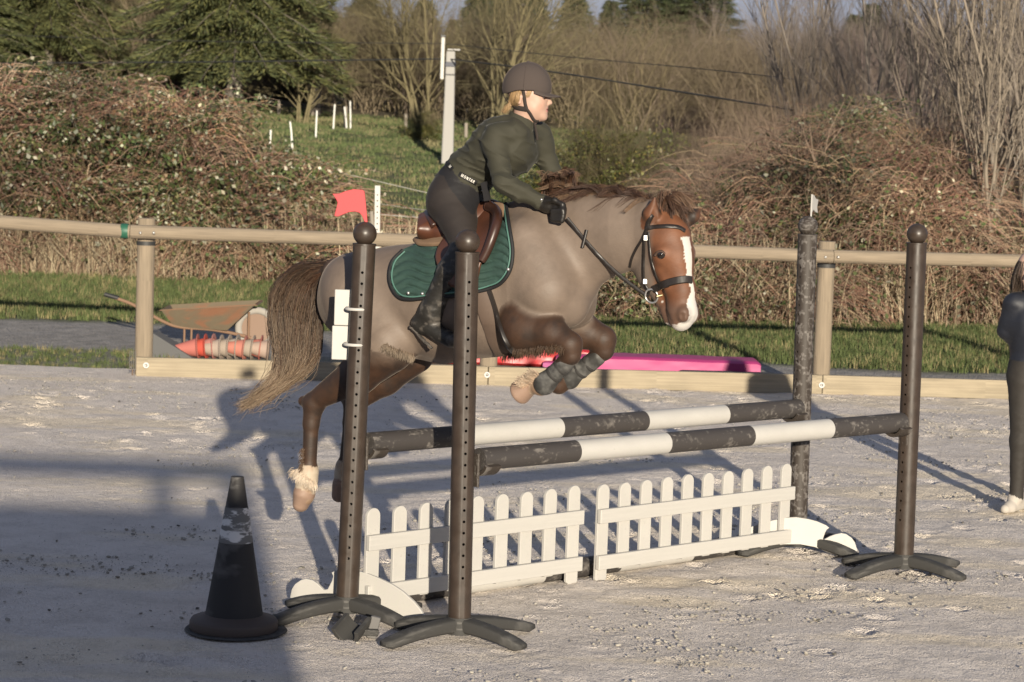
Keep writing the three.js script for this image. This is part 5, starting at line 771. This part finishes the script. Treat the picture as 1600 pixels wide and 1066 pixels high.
  for (const [x, y] of [[794, 421], [638, 458], [660, 459]]) { const g = new THREE.SphereGeometry(0.008, 10, 8), p = horse.hit(x, y, 0.026); g.translate(p.x, p.y, p.z); part(pad, 'stud', g, steel, true); }
  // saddle
  const saddle = thing('saddle', 'brown leather saddle on the green pad', 'saddle', HP(715, 370)); const F2 = new Field(hR); F2.b.push(...horse.b);
  part(saddle, 'flap', drapedSheet(horse, [[748, 322], [768, 322], [780, 334], [776, 360], [764, 392], [752, 412], [744, 440], [722, 452], [700, 444], [684, 416], [681, 398], [694, 372], [715, 352]], 3, 0.03, 0.008), tan, true);
  part(saddle, 'panel', drapedSheet(horse, [[645, 376], [660, 372], [690, 368], [720, 360], [760, 324], [786, 318], [788, 332], [776, 350], [765, 372], [745, 385], [700, 382], [672, 384], [652, 382]], 3, 0.022, 0.012), suede, true);
  const kr = [[764, 322], [775, 330], [776, 348], [768, 374], [758, 398], [752, 408]].map(([x, y]) => horse.hit(x, y, 0.045)); part(saddle, 'knee_roll', tubeGeo(kr, 0.026, 0.02, 12, 30), tanDark, true);
  const se = new Field(hR); se.bone(HP(768, 328, 0), HP(750, 344, 0), 0.05, 0.07, { flat: 0.8 }).bone(HP(750, 344), HP(712, 362), 0.07, 0.075, { flat: 0.62, k: 0.05 }).bone(HP(712, 362), HP(682, 356), 0.075, 0.07, { flat: 0.5, k: 0.05 }).bone(HP(682, 356), HP(669, 340), 0.055, 0.026, { flat: 0.3, k: 0.04 });
  part(saddle, 'seat', meshGeo(se.mesh(0.008), null, (p) => [p.x, p.y]), tan, true);
  const cant = []; for (let i = 0; i <= 14; i++) { const a = (i / 14 - 0.5) * Math.PI * 0.9; cant.push(HP(668 + 14 * (1 - Math.cos(a)), 334 + 24 * (1 - Math.cos(a)), 0.15 * Math.sin(a))); } part(saddle, 'cantle', tubeGeo(cant, 0.02, 0.02, 10, 28), tanDark, true);
  const gp = [[749, 450], [756, 470], [765, 498], [776, 530], [788, 552]]; part(saddle, 'girth', strap(horse, gp, 0.085, 0.012, 0.002), mat(0.10, 0.068, 0.05, 0.7), true); part(saddle, 'girth_edge', strap(horse, gp.map(([x, y]) => [x + 13, y - 4]), 0.02, 0.016, 0.002), black, true);
  // forelegs: grey tendon boots
  const boot = thing('tendon_boot', 'grey tendon boot strapped to the near foreleg', 'leg boot', HP(870, 580, 0.235), 'tendon boots'), greyB = new THREE.MeshStandardMaterial({ map: texture(256, (u, v) => { const n = tfbm(u, v, 8, 5), k = 0.035 + 0.09 * clamp((n - 0.36) * 3, 0, 1); return [k, k * 0.97, k * 0.91]; }), roughness: 0.65, side: THREE.DoubleSide }), strapM = mat(0.03, 0.028, 0.026, 0.7);
  const mk = (bt, a, c, s, r0, r1) => { const A = HP(...a, s), B = HP(...c, s), ax = B.clone().sub(A), F = new Field(hR); F.bone(A, B, r0, r1, { k: 0.01, flat: 0.95 }); F.ball(B.clone().addScaledVector(ax.clone().normalize(), 0.004).add(V(0, -0.006, 0)), r1 * 1.06, { k: 0.03 }); F.disp = (x, y, z) => 0.006 * (fbm(x * 30, y * 30, z * 30, 3) - 0.45); part(bt, 'shell', meshGeo(F.mesh(0.006), null, (p) => [p.x * 3, p.y * 3]), greyB, true); const dir = ax.clone().normalize(); for (const t of [0.3, 0.62]) { const c2 = A.clone().addScaledVector(ax, t), rad = (r0 + (r1 - r0) * t) * 1.0, g = new THREE.TorusGeometry(rad, 0.003, 8, 30); g.scale(1, 1, 3.2); g.applyQuaternion(new THREE.Quaternion().setFromUnitVectors(V(0, 0, 1), dir)); g.translate(c2.x, c2.y, c2.z); part(bt, 'boot_strap', g, strapM, true); } };
  mk(boot, [888, 564], [852, 598], 0.24, 0.038, 0.043); const b2 = thing('tendon_boot', 'grey tendon boot strapped to the far foreleg', 'leg boot', HP(905, 575, -0.2), 'tendon boots'); mk(b2, [934, 559], [890, 590], -0.2, 0.039, 0.043);
}
// ---------------------------------------------------------------- people
const skin = (() => { const t = texture(128, (u, v) => { const n = tfbm(u, v, 12, 4); return [0.50 + 0.08 * (n - 0.5), 0.325 + 0.05 * (n - 0.5), 0.25 + 0.04 * (n - 0.5)]; }); return new THREE.MeshPhysicalMaterial({ map: t, roughness: 0.55, side: THREE.DoubleSide }); })();
const fabricBump = texture(256, (u, v) => 0.5 + 0.25 * Math.sin(u * 402) + 0.25 * Math.sin(v * 402), false);
const cloth = (r, g, b, sheen = 0.3, rough = 0.75) => new THREE.MeshPhysicalMaterial({ color: rgb(r, g, b), roughness: rough, sheen, sheenRoughness: 0.5, sheenColor: rgb(0.6, 0.6, 0.55), bumpMap: fabricBump, bumpScale: 0.0004, side: THREE.DoubleSide });
{
  const rider = thing('person', 'rider in olive green top and dark breeches leaning forward over the horse', 'person', HP(710, 330));
  const F = new Field(hR), b = (a, c, ra, rb, o) => F.bone(HP(...a), HP(...c), ra, rb, o);
  // trunk
  b([706, 312, 0.07], [706, 312, 0.07], 0.118, 0.118, { k: 0.06, tag: 'breeches' }); b([716, 308, -0.07], [716, 308, -0.07], 0.118, 0.118, { k: 0.06, tag: 'breeches' });
  b([722, 292], [735, 268], 0.112, 0.1, { k: 0.06, flat: 0.8, tag: 'top' }); b([735, 268], [785, 228], 0.1, 0.13, { k: 0.05, flat: 0.86, tag: 'top' }); b([785, 228], [803, 212], 0.126, 0.09, { k: 0.05, flat: 0.78, tag: 'top' });
  b([800, 236, 0.06], [808, 240, -0.06], 0.085, 0.085, { k: 0.06, tag: 'top' });
  b([803, 208], [810, 200], 0.07, 0.056, { k: 0.03, tag: 'top' });
  // arms
  b([779, 213, 0.13], [772, 224, 0.155], 0.054, 0.053, { k: 0.035, tag: 'top' }); b([772, 224, 0.155], [786, 284, 0.205], 0.052, 0.042, { k: 0.025, tag: 'top' }); b([786, 286, 0.225], [812, 300, 0.19], 0.048, 0.045, { k: 0.02, tag: 'top' }); b([812, 300, 0.19], [843, 315, 0.15], 0.045, 0.033, { k: 0.015, tag: 'top' });
  b([838, 214, -0.15], [846, 226, -0.17], 0.058, 0.055, { k: 0.06, tag: 'top' }); b([846, 226, -0.17], [861, 270, -0.2], 0.053, 0.043, { k: 0.03, tag: 'top' }); b([861, 270, -0.2], [888, 318, -0.12], 0.046, 0.033, { k: 0.015, tag: 'top' });
  b([805, 206, 0.09], [778, 210, 0.15], 0.046, 0.047, { k: 0.04, tag: 'top' }); b([815, 206, -0.08], [836, 212, -0.15], 0.05, 0.052, { k: 0.06, tag: 'top' });
  // hands: palm, four fingers closed round the rein, thumb on top
  const hand = (w, k, s, tag) => { const g = { tag, k: 0.012 }; const W = (x, y, z) => HP(w[0] + x, w[1] + y, s + z); F.bone(W(0, 0, 0), W(10, 4, -0.005), 0.03, 0.034, { k: 0.015, tag }); F.bone(W(10, 4, -0.005), W(25, 9, 0), 0.034, 0.030, { k: 0.02, tag, flat: 1.3 });
    for (let i = 0; i < 4; i++) { const y = -5 + i * 6.2, l = [1, 1.1, 1.02, 0.85][i]; F.bone(W(24, 6 + y * 0.9, 0.014), W(24 + 11 * l, 10 + y, 0.03), 0.0115, 0.0105, g); F.bone(W(24 + 11 * l, 10 + y, 0.03), W(25 + 9 * l, 17 + y * 0.9, 0.045), 0.0105, 0.0098, g); F.bone(W(25 + 9 * l, 17 + y * 0.9, 0.045), W(18, 17 + y * 0.85, 0.042), 0.0098, 0.009, g); }
    F.bone(W(10, -2, 0.02), W(22, -3, 0.035), 0.014, 0.012, g); F.bone(W(22, -3, 0.035), W(33, 3, 0.038), 0.012, 0.0095, g); };
  hand([845, 316], 1, 0.145, 'glove'); hand([890, 320], 1, -0.115, 'glove');
  // legs
  b([708, 320, 0.1], [728, 384, 0.235], 0.108, 0.066, { k: 0.05, tag: 'breeches' }); b([722, 316, -0.1], [765, 384, -0.25], 0.108, 0.066, { k: 0.05, tag: 'breeches' });
  const leg = (K, A, He, To, s, tag) => { b([...K, s], [K[0] + (A[0] - K[0]) * 0.35, K[1] + (A[1] - K[1]) * 0.35, s + 0.02], 0.066, 0.07, { k: 0.02, tag }); b([K[0] + (A[0] - K[0]) * 0.35, K[1] + (A[1] - K[1]) * 0.35, s + 0.02], [...A, s + 0.02], 0.068, 0.06, { k: 0.02, tag }); b([...A, s + 0.02], [...He, s + 0.02], 0.056, 0.042, { k: 0.03, tag }); b([...He, s + 0.02], [...To, s + 0.04], 0.04, 0.036, { k: 0.03, tag }); };
  leg([724, 392], [674, 488], [658, 505], [706, 532], 0.245, 'boot'); leg([762, 392], [716, 488], [700, 505], [748, 532], -0.255, 'boot');
  F.disp = (x, y, z) => { const q = F.nearest(x, y, z).tag; if (q === 'top') { const r = noise3(x * 7 + y * 5, y * 16 - x * 6, z * 6), r2 = noise3(x * 9 - y * 8 + 9, y * 34 + x * 14, z * 8); return 0.003 * (1 - Math.abs(2 * r - 1)) + 0.009 * Math.pow(1 - Math.abs(2 * r2 - 1), 2) - 0.005; } if (q === 'boot') return 0.006 * (fbm(x * 22, y * 45, z * 22, 3) - 0.45); if (q === 'breeches') return 0.008 * (fbm(x * 10, y * 18, z * 10, 3) - 0.46); return 0.003 * (fbm(x * 60, y * 60, z * 60, 2) - 0.4); };
  const beltC = HP(728, 281), beltN = HP(757, 252).sub(HP(728, 283)).normalize();   // across the waist, pointing up the back
  const M = F.mesh(0.0062); const key = (p) => { const q = F.nearest(p.x, p.y, p.z); if (q.tag === 'glove' || q.tag === 'boot') return q.tag + (p.clone().sub(hO).dot(hR) > 0 ? 0 : 1); const t = p.clone().sub(beltC).dot(beltN); const arm = p.clone().sub(HP(786, 284, 0.225)).length() < 0.12 || q.tag === 'breeches'; if (q.tag === 'breeches') return t > -0.012 && t < 0.1 ? (t > 0.045 ? 'top' : 'belt') : 'breeches'; if (!arm && t < 0.035 && t > -0.04) return 'belt'; if (!arm && t <= -0.04) return 'breeches'; return 'top'; };
  const R = splitMesh(M, key), uvw = (p) => { const r = p.clone().sub(hO); return [r.dot(hF) * 4, r.y * 4]; };
  const olive = cloth(0.033, 0.031, 0.019, 0.2, 0.82), brch = cloth(0.021, 0.0155, 0.013, 0.2, 0.75), beltM = mat(0.009, 0.008, 0.009, 0.75), gloveM = new THREE.MeshStandardMaterial({ color: rgb(0.013, 0.011, 0.009), roughness: 0.45, side: THREE.DoubleSide }), bootTex = texture(256, (u, v) => { const n = tfbm(u, v, 10, 5), k = clamp((n - 0.5) * 4, 0, 1); return [0.018 + 0.06 * k, 0.016 + 0.053 * k, 0.014 + 0.045 * k]; }), bootM = new THREE.MeshStandardMaterial({ map: bootTex, roughness: 0.5, side: THREE.DoubleSide });
  const mats = { top: olive, breeches: brch, belt: beltM, glove0: gloveM, glove1: gloveM, boot0: bootM, boot1: bootM }, names = { top: 'shirt', breeches: 'breeches', belt: 'waistband', glove0: 'glove', glove1: 'glove', boot0: 'boot', boot1: 'boot' };
  for (const k in R) part(rider, names[k], meshGeo(R[k], null, uvw), mats[k], true);
  // lettering on the waistband
  const word = (chars, x0, y0, ang, pxw, hpx) => { const cv = document.createElement('canvas'); cv.width = 512; cv.height = 96; const c = cv.getContext('2d'); c.fillStyle = '#060606'; c.fillRect(0, 0, 512, 96); c.fillStyle = '#d8d4cc'; c.font = 'bold 78px sans-serif'; c.textBaseline = 'middle'; let w = 0; for (const ch of chars) w += c.measureText(ch).width + 10; let x = 256 - (w - 10) / 2 ; const sc = Math.min(1, 500 / w); c.setTransform(sc, 0, 0, 1, 256 * (1 - sc), 0); for (const ch of chars) { c.fillText(ch, x, 50); x += c.measureText(ch).width + 10; } const tx = new THREE.CanvasTexture(cv); tx.colorSpace = THREE.SRGBColorSpace; const T = new Tri(), nx = 24, ny = 5; for (let j = 0; j <= ny; j++) for (let i = 0; i <= nx; i++) { const u = i / nx, v = j / ny, dx = (u - 0.5) * pxw, dy = (v - 0.5) * hpx, x = x0 + dx * Math.cos(ang) - dy * Math.sin(ang), y = y0 + dx * Math.sin(ang) + dy * Math.cos(ang), p = F.hit(x, y, 0.0025); T.vert(p, null, [u, 1 - v]); } for (let j = 0; j < ny; j++) for (let i = 0; i < nx; i++) { const a = j * (nx + 1) + i; T.quad(a, a + 1, a + nx + 2, a + nx + 1); } part(rider, 'lettering', T.build(), new THREE.MeshStandardMaterial({ map: tx, roughness: 0.7, side: THREE.DoubleSide }), true); };
  word('MONTAR', 731, 279, 0.50, 32, 8); word('TAR', 703, 260, 0.9, 12, 7);
  { const g = new THREE.SphereGeometry(0.006, 10, 8), p = F.hit(753, 298, 0.002); g.translate(p.x, p.y, p.z); part(rider, 'button', g, steel, true); const g2 = new THREE.SphereGeometry(0.006, 10, 8), p2 = F.hit(846, 312, 0.001); g2.translate(p2.x, p2.y, p2.z); part(rider, 'glove_stud', g2, steel, true); }
  part(rider, 'boot_sole', strap(F, [[641, 509], [652, 519], [664, 532], [676, 543]], 0.03, 0.01, -0.006), mat(0.07, 0.06, 0.052, 0.8), true);
  // head in its own frame, looking along the line of travel
  const fy = 8 * Math.PI / 180, fF = V(Math.cos(fy), 0, Math.sin(fy)), fR = V(-Math.sin(fy), 0, Math.cos(fy)), fO = HP(816, 190, 0), P = (x, y, s = 0) => onPlane(x, y, fO, fR).addScaledVector(fR, s);
  const H = new Field(fR), h = (a, c, ra, rb, o = {}) => H.bone(P(...a), P(...c), ra, rb, { k: 0.02, ...o });
  h([822, 134], [826, 146], 0.092, 0.088, { flat: 1.18, k: 0.03 }); h([836, 150], [838, 168], 0.058, 0.052, { flat: 1.0, k: 0.03 }); h([828, 170], [846, 181], 0.036, 0.021, { flat: 0.72, k: 0.03 }); h([849, 183], [850, 183.5], 0.0125, 0.0125, { flat: 0.7, k: 0.015 });
  h([852, 147], [856, 155], 0.0085, 0.009, { k: 0.012, flat: 0.95 }); h([856, 155], [859.5, 160.5], 0.009, 0.0105, { k: 0.01, flat: 0.85 }); h([856, 163, 0.009], [857, 162.5, 0.01], 0.008, 0.007, { k: 0.008 }); h([856, 163, -0.009], [857, 162.5, -0.01], 0.008, 0.007, { k: 0.008 });
  h([853, 169.6, 0.012], [853, 169.6, -0.012], 0.0072, 0.0072, { k: 0.009 }); h([852.5, 173.2, 0.010], [852.5, 173.2, -0.010], 0.0072, 0.0072, { k: 0.008 }); h([849, 144.5, 0.03], [851.5, 145, 0.012], 0.012, 0.011, { k: 0.02 }); h([849, 144.5, -0.03], [851.5, 145, -0.012], 0.012, 0.011, { k: 0.02 }); h([843, 162, 0.036], [837, 168, 0.044], 0.022, 0.02, { k: 0.03 }); h([843, 162, -0.036], [837, 168, -0.044], 0.022, 0.02, { k: 0.03 });
  h([824, 172], [815, 198], 0.055, 0.056, { k: 0.035 }); h([816, 152, 0.077], [815, 160, 0.074], 0.014, 0.009, { k: 0.006, flat: 1.8 });
  H.cut.push(new Field(fR).bone(P(855.2, 171.4, 0.02), P(855.2, 171.4, -0.02), 0.0014, 0.0014, { k: 0.004 }).b[0], new Field(fR).bone(P(851, 151, 0.034), P(851, 151, 0.028), 0.013, 0.012, { k: 0.012 }).b[0], new Field(fR).bone(P(851, 151, -0.034), P(851, 151, -0.028), 0.013, 0.012, { k: 0.012 }).b[0]);
  const lipY = P(853, 171.4).y; const faceCol = (p) => { const r = p.clone().sub(P(845, 165)); const lip = Math.abs(p.y - lipY) < 0.009 && p.clone().sub(P(852, 171)).dot(fF) > -0.008 && Math.abs(r.dot(fR)) < 0.022; const n = fbm(p.x * 30, p.y * 30, p.z * 30, 3) - 0.45, ck = Math.exp(-p.clone().sub(P(842, 163, 0.045)).lengthSq() / 0.0007); if (lip) return [0.42, 0.19, 0.16]; return [0.44 + 0.06 * n + 0.02 * ck, 0.285 + 0.06 * n - 0.05 * ck, 0.215 + 0.05 * n - 0.045 * ck]; };
  const hm = H.mesh(0.0032); part(rider, 'head', meshGeo(hm, faceCol, (p) => [p.x * 5, p.y * 5]), new THREE.MeshPhysicalMaterial({ vertexColors: true, roughness: 0.55, sheen: 0.15 }), true);
  for (const s of [1, -1]) { const c = P(848.8, 150.5, 0.029 * s), g = new THREE.SphereGeometry(0.0125, 16, 12); g.translate(c.x, c.y, c.z); const e = part(rider, 'eye', g, mat(0.62, 0.58, 0.55, 0.25), true); const i = new THREE.SphereGeometry(0.0062, 12, 10), ic = c.clone().addScaledVector(fF, 0.0085).addScaledVector(fR, 0.003 * s); i.translate(ic.x, ic.y, ic.z); part(e, 'iris', i, mat(0.04, 0.045, 0.05, 0.15), true); const br = tubeGeo([P(853, 146.2, 0.012 * s), P(851.5, 145, 0.026 * s), P(848, 146.4, 0.042 * s)], 0.003, 0.0015, 6, 10); part(rider, 'eyebrow', br, mat(0.22, 0.14, 0.08, 0.9), true); }
  // collar
  { const T = new Tri(), n = 30, m = 6, ax = P(819, 178).sub(P(810, 200)).normalize(), c0 = P(811, 200), ez = fR.clone(), ex = ax.clone().cross(ez); for (let j = 0; j <= m; j++) for (let i = 0; i <= n; i++) { const a = i / n * Math.PI * 2, t = j / m, open = 0.016 * Math.pow(Math.max(0, Math.cos(a + Math.PI)), 4), rad = 0.068 - 0.004 * t + 0.003 * Math.sin(a * 3), p = c0.clone().addScaledVector(ax, t * (0.058 - open * 1.2)).addScaledVector(ex, -Math.cos(a) * rad * 1.02).addScaledVector(ez, Math.sin(a) * rad * 0.95); T.vert(p, null, [i / 4, t]); } for (let j = 0; j < m; j++) for (let i = 0; i < n; i++) { const q = j * (n + 1) + i; T.quad(q, q + 1, q + n + 2, q + n + 1); } part(rider, 'collar', T.build(), olive, true); }
  // helmet: velvet shell, peak, piping, harness
  const helm = new THREE.Group(); helm.name = 'helmet'; rider.add(helm); const velvet = new THREE.MeshPhysicalMaterial({ color: rgb(0.06, 0.046, 0.04), roughness: 0.95, sheen: 1, sheenRoughness: 0.45, sheenColor: rgb(0.36, 0.28, 0.25), side: THREE.DoubleSide });
  const hc = P(823, 137), up = V(0.02, 1, 0).normalize(), HX = (x, y, z) => hc.clone().addScaledVector(fF, x).addScaledVector(up, y).addScaledVector(fR, z);
  { const T = new Tri(), na = 64, nt = 26; const low = (a) => { const c = Math.cos(a); return -0.012 - 0.018 * sstep(-0.1, -0.95, c) - 0.014 * sstep(0.3, 1, c) ; }; const rx = 0.113, ry = 0.117, rz = 0.097; for (let j = 0; j <= nt + 2; j++) for (let i = 0; i <= na; i++) { const a = i / na * Math.PI * 2, l = low(a), e0 = Math.asin(clamp(l / ry, -1, 1)); let e, k = 1; if (j <= nt) e = Math.PI / 2 + (e0 - Math.PI / 2) * j / nt; else { e = e0; k = j === nt + 1 ? 0.96 : 0.9; } T.vert(HX(Math.cos(e) * Math.cos(a) * rx * k, Math.sin(e) * ry * (j > nt ? 1 : 1), Math.cos(e) * Math.sin(a) * rz * k), null, [i / na * 4, j / nt * 2]); } for (let j = 0; j < nt + 2; j++) for (let i = 0; i < na; i++) { const q = j * (na + 1) + i; T.quad(q, q + 1, q + na + 2, q + na + 1); } part(helm, 'shell', T.build(), velvet, true);
    const S = new Tri(), nb = 30, nw = 7; for (let side = 0; side < 2; side++) for (let j = 0; j <= nw; j++) for (let i = 0; i <= nb; i++) { const a = (i / nb - 0.5) * Math.PI * 0.72, t = j / nw, len = 0.05 * Math.pow(Math.max(0, Math.cos(a * 1.38)), 0.8), r0 = [Math.cos(a) * rx * 0.975, Math.sin(a) * rz * 0.975]; S.vert(HX(r0[0] + len * t, low(a) + 0.003 - 0.014 * t + 0.004 * t * t - (side ? 0.0045 : 0) - 0.05 * (1 - Math.cos(a)) * t * len / 0.05, r0[1] * (1 + 0.03 * t)), null, [i / nb, t]); } const st = (nw + 1) * (nb + 1); for (let side = 0; side < 2; side++) for (let j = 0; j < nw; j++) for (let i = 0; i < nb; i++) { const q = side * st + j * (nb + 1) + i; S.quad(q, q + 1, q + nb + 2, q + nb + 1); } for (let i = 0; i < nb; i++) { const q = nw * (nb + 1) + i; S.quad(q, q + 1, q + 1 + st, q + st); } part(helm, 'peak', S.build(), velvet, true);
    const pip = []; for (let i = 0; i <= 20; i++) { const a = -0.15 + 1.75 * i / 20; pip.push(HX(Math.cos(a) * (rx + 0.001), Math.sin(a) * (ry + 0.001), 0)); } part(helm, 'piping', tubeGeo(pip, 0.002, 0.002, 6), velvet, true); const pip2 = []; for (let i = 0; i <= 20; i++) { const a = -0.1 + 1.65 * i / 20; pip2.push(HX(0.0, Math.sin(a) * (ry + 0.001), Math.cos(a) * (rz + 0.001))); } part(helm, 'piping', tubeGeo(pip2, 0.0018, 0.0018, 6), velvet, true); const bt = new THREE.SphereGeometry(0.007, 12, 8); const bp = HX(0, ry, 0); bt.translate(bp.x, bp.y, bp.z); part(helm, 'button', bt, velvet, true); }
  const harness = mat(0.028, 0.02, 0.016, 0.85), hs = (px, w) => part(helm, 'harness_strap', strap(H, px, w, 0.004, 0.002, 16), harness, true);
  hs([[817, 139], [819, 150], [821, 163], [823, 170]], 0.015); hs([[786, 144], [789, 152], [796, 161], [808, 168], [823, 171]], 0.022); hs([[822, 169], [828, 177], [836, 189], [842, 189]], 0.014); part(helm, 'strap_end', ribbon([P(836, 189, 0.03), P(838, 198, 0.04), P(841, 208, 0.05), P(842, 219, 0.055)], [hR, hR, hR, hR], 0.012, 0.003), harness, true);
  // hair: temple, nape and the small bun below the helmet
  SEED = 1500; const hr = []; const hcC = () => { const f = rr(0.6, 1.3); return [0.36 * f, 0.235 * f, 0.12 * f]; };
  for (let k = 0; k < 420; k++) { const t = rnd(), x = 800 + 14 * t + gauss() * 2, y = 143 + gauss() * 3, a = H.hit(x, y, 0.003), c = H.hit(x - 3, y + 10, 0.006), e = H.hit(x - 6 + gauss() * 2, y + 20 + gauss() * 2, 0.006); hr.push({ pts: [a, c, e], r: 0.0009, c0: hcC(), c1: hcC(), seg: 5 }); }
  for (let k = 0; k < 140; k++) { const x = 826 + gauss() * 3, y = 139 + gauss() * 2, a = H.hit(x + 3, y, 0.003), e = H.hit(x - 2, y + 11 + gauss() * 3, 0.003); hr.push({ pts: [a, a.clone().lerp(e, 0.5), e], r: 0.0008, c0: hcC(), c1: hcC(), seg: 4 }); }
  for (let k = 0; k < 380; k++) { const s = gauss() * 0.03, a = P(800 + gauss() * 3, 162 + gauss() * 4, s), c = P(793 + gauss() * 4, 168 + gauss() * 4, s * 1.2), e = P(788 + gauss() * 5, 174 + gauss() * 4, s); hr.push({ pts: [a, c, e], r: 0.001, c0: hcC(), c1: hcC(), seg: 5 }); }
  const hairP = part(rider, 'hair', hairGeo(hr), new THREE.MeshStandardMaterial({ vertexColors: true, roughness: 0.5, side: THREE.DoubleSide }), true); hairP.userData.kind = 'stuff';
  // riding whip / jacket tail cord hanging beside the hip
  part(rider, 'belt_cord', ribbon([[757, 285], [760, 295], [762, 306], [763, 314]].map(([x, y]) => HP(x, y, 0.13)), [hR, hR, hR, hR], 0.03, 0.02), beltM, true);
}
{ // bystander cut by the right edge of the picture
  const g0 = G(1592, 797), d = -g0.z, S = (px, py, z = 0) => { const p = atZ(px, py, d - z); return p; }, t = thing('person', 'bystander in navy jacket, dark jeans and white trainers with hands behind back', 'person', g0), F = new Field(V(0.5, 0, 0.87)), b = (a, c, ra, rb, tag, k = 0.03) => F.bone(S(...a), S(...c), ra, rb, { k, tag });
  b([1598, 598, 0.05], [1594, 690, 0.06], 0.09, 0.058, 'jeans'); b([1594, 690, 0.06], [1588, 775, 0.06], 0.06, 0.042, 'jeans'); b([1622, 598, -0.06], [1626, 690, -0.08], 0.09, 0.058, 'jeans'); b([1626, 690, -0.08], [1628, 770, -0.1], 0.06, 0.042, 'jeans'); b([1604, 582, 0.02], [1620, 582, -0.02], 0.115, 0.115, 'jeans', 0.05);
  b([1612, 560], [1612, 500], 0.125, 0.15, 'jacket', 0.05); b([1612, 500], [1612, 478], 0.15, 0.11, 'jacket', 0.05); b([1586, 474, 0.04], [1573, 516, -0.02], 0.068, 0.058, 'jacket', 0.04); b([1573, 516, -0.02], [1600, 545, -0.16], 0.055, 0.042, 'jacket', 0.02); b([1640, 474, -0.04], [1652, 518, -0.1], 0.068, 0.058, 'jacket', 0.04); b([1652, 518, -0.1], [1622, 548, -0.2], 0.055, 0.042, 'jacket', 0.02); b([1600, 545, -0.16], [1614, 550, -0.2], 0.035, 0.04, 'skin', 0.01);
  for (let i = 0; i < 5; i++) b([1614, 546 + i * 3, -0.2], [1622, 549 + i * 3.4, -0.2], 0.01, 0.008, 'skin', 0.006);
  b([1612, 470], [1612, 448], 0.05, 0.055, 'skin', 0.02); b([1611, 428, 0.01], [1613, 415], 0.085, 0.09, 'skin', 0.03); b([1606, 438, 0.06], [1606, 442, 0.06], 0.035, 0.03, 'skin', 0.02); b([1603, 430, 0.1], [1603, 435, 0.105], 0.009, 0.012, 'skin', 0.012);
  b([1591, 782, 0.0], [1586, 779, 0.06], 0.046, 0.044, 'shoe', 0.02); b([1592, 791, -0.02], [1577, 794, 0.1], 0.042, 0.038, 'shoe', 0.03); b([1577, 794, 0.1], [1571, 796, 0.14], 0.038, 0.03, 'shoe', 0.02); b([1588, 771, 0.03], [1584, 783, 0.07], 0.03, 0.02, 'shoe', 0.01); b([1630, 786, -0.14], [1638, 790, -0.02], 0.042, 0.034, 'shoe', 0.03); F.cut.push(new Field(V(0, 0, 1)).ball(V(g0.x, -6, g0.z), 6.004, { k: 0.004 }).b[0]);
  F.disp = (x, y, z) => { const q = F.nearest(x, y, z).tag; return q === 'jacket' ? 0.016 * (fbm(x * 10, y * 14, z * 10, 3) - 0.46) : q === 'jeans' ? 0.01 * (fbm(x * 12, y * 20, z * 12, 3) - 0.46) : 0; };
  const R = splitMesh(F.mesh(0.009), (p) => { const k = F.nearest(p.x, p.y, p.z).tag; return k === 'shoe' ? k + (p.x < S(1610, 780).x ? 0 : 1) : k; }), M = { jeans: cloth(0.024, 0.020, 0.016, 0.2), jacket: cloth(0.012, 0.014, 0.021, 0.2, 0.55), skin, shoe0: mat(0.4, 0.365, 0.32, 0.8), shoe1: mat(0.4, 0.365, 0.32, 0.8) }, N = { jeans: 'jeans', jacket: 'jacket', skin: 'body', shoe0: 'trainer', shoe1: 'trainer' };
  for (const k in R) part(t, N[k], meshGeo(R[k], null, (p) => [p.x * 4, p.y * 4]), M[k], true);
  SEED = 1800; const hr = []; const c0 = S(1612, 422); for (let k = 0; k < 900; k++) { const a = rr(0, 6.28), e = rr(-0.1, 1.5), dir = V(Math.cos(a) * Math.cos(e), Math.sin(e), Math.sin(a) * Math.cos(e)); if (dir.z > 0.35 && dir.y < 0.5) continue; const p = c0.clone().addScaledVector(dir, 0.1), q = p.clone().add(V(dir.x * 0.02, -0.08, dir.z * 0.02)), z = q.clone().add(V(gauss() * 0.02, -rr(0.05, 0.16), gauss() * 0.02)); hr.push({ pts: [p, q, z], r: 0.002, c0: [0.03, 0.018, 0.012], c1: [0.06, 0.035, 0.02], seg: 5 }); } const h = part(t, 'hair', hairGeo(hr), new THREE.MeshStandardMaterial({ vertexColors: true, roughness: 0.5, side: THREE.DoubleSide }), true); h.userData.kind = 'stuff';
}
renderer.render(scene, camera);
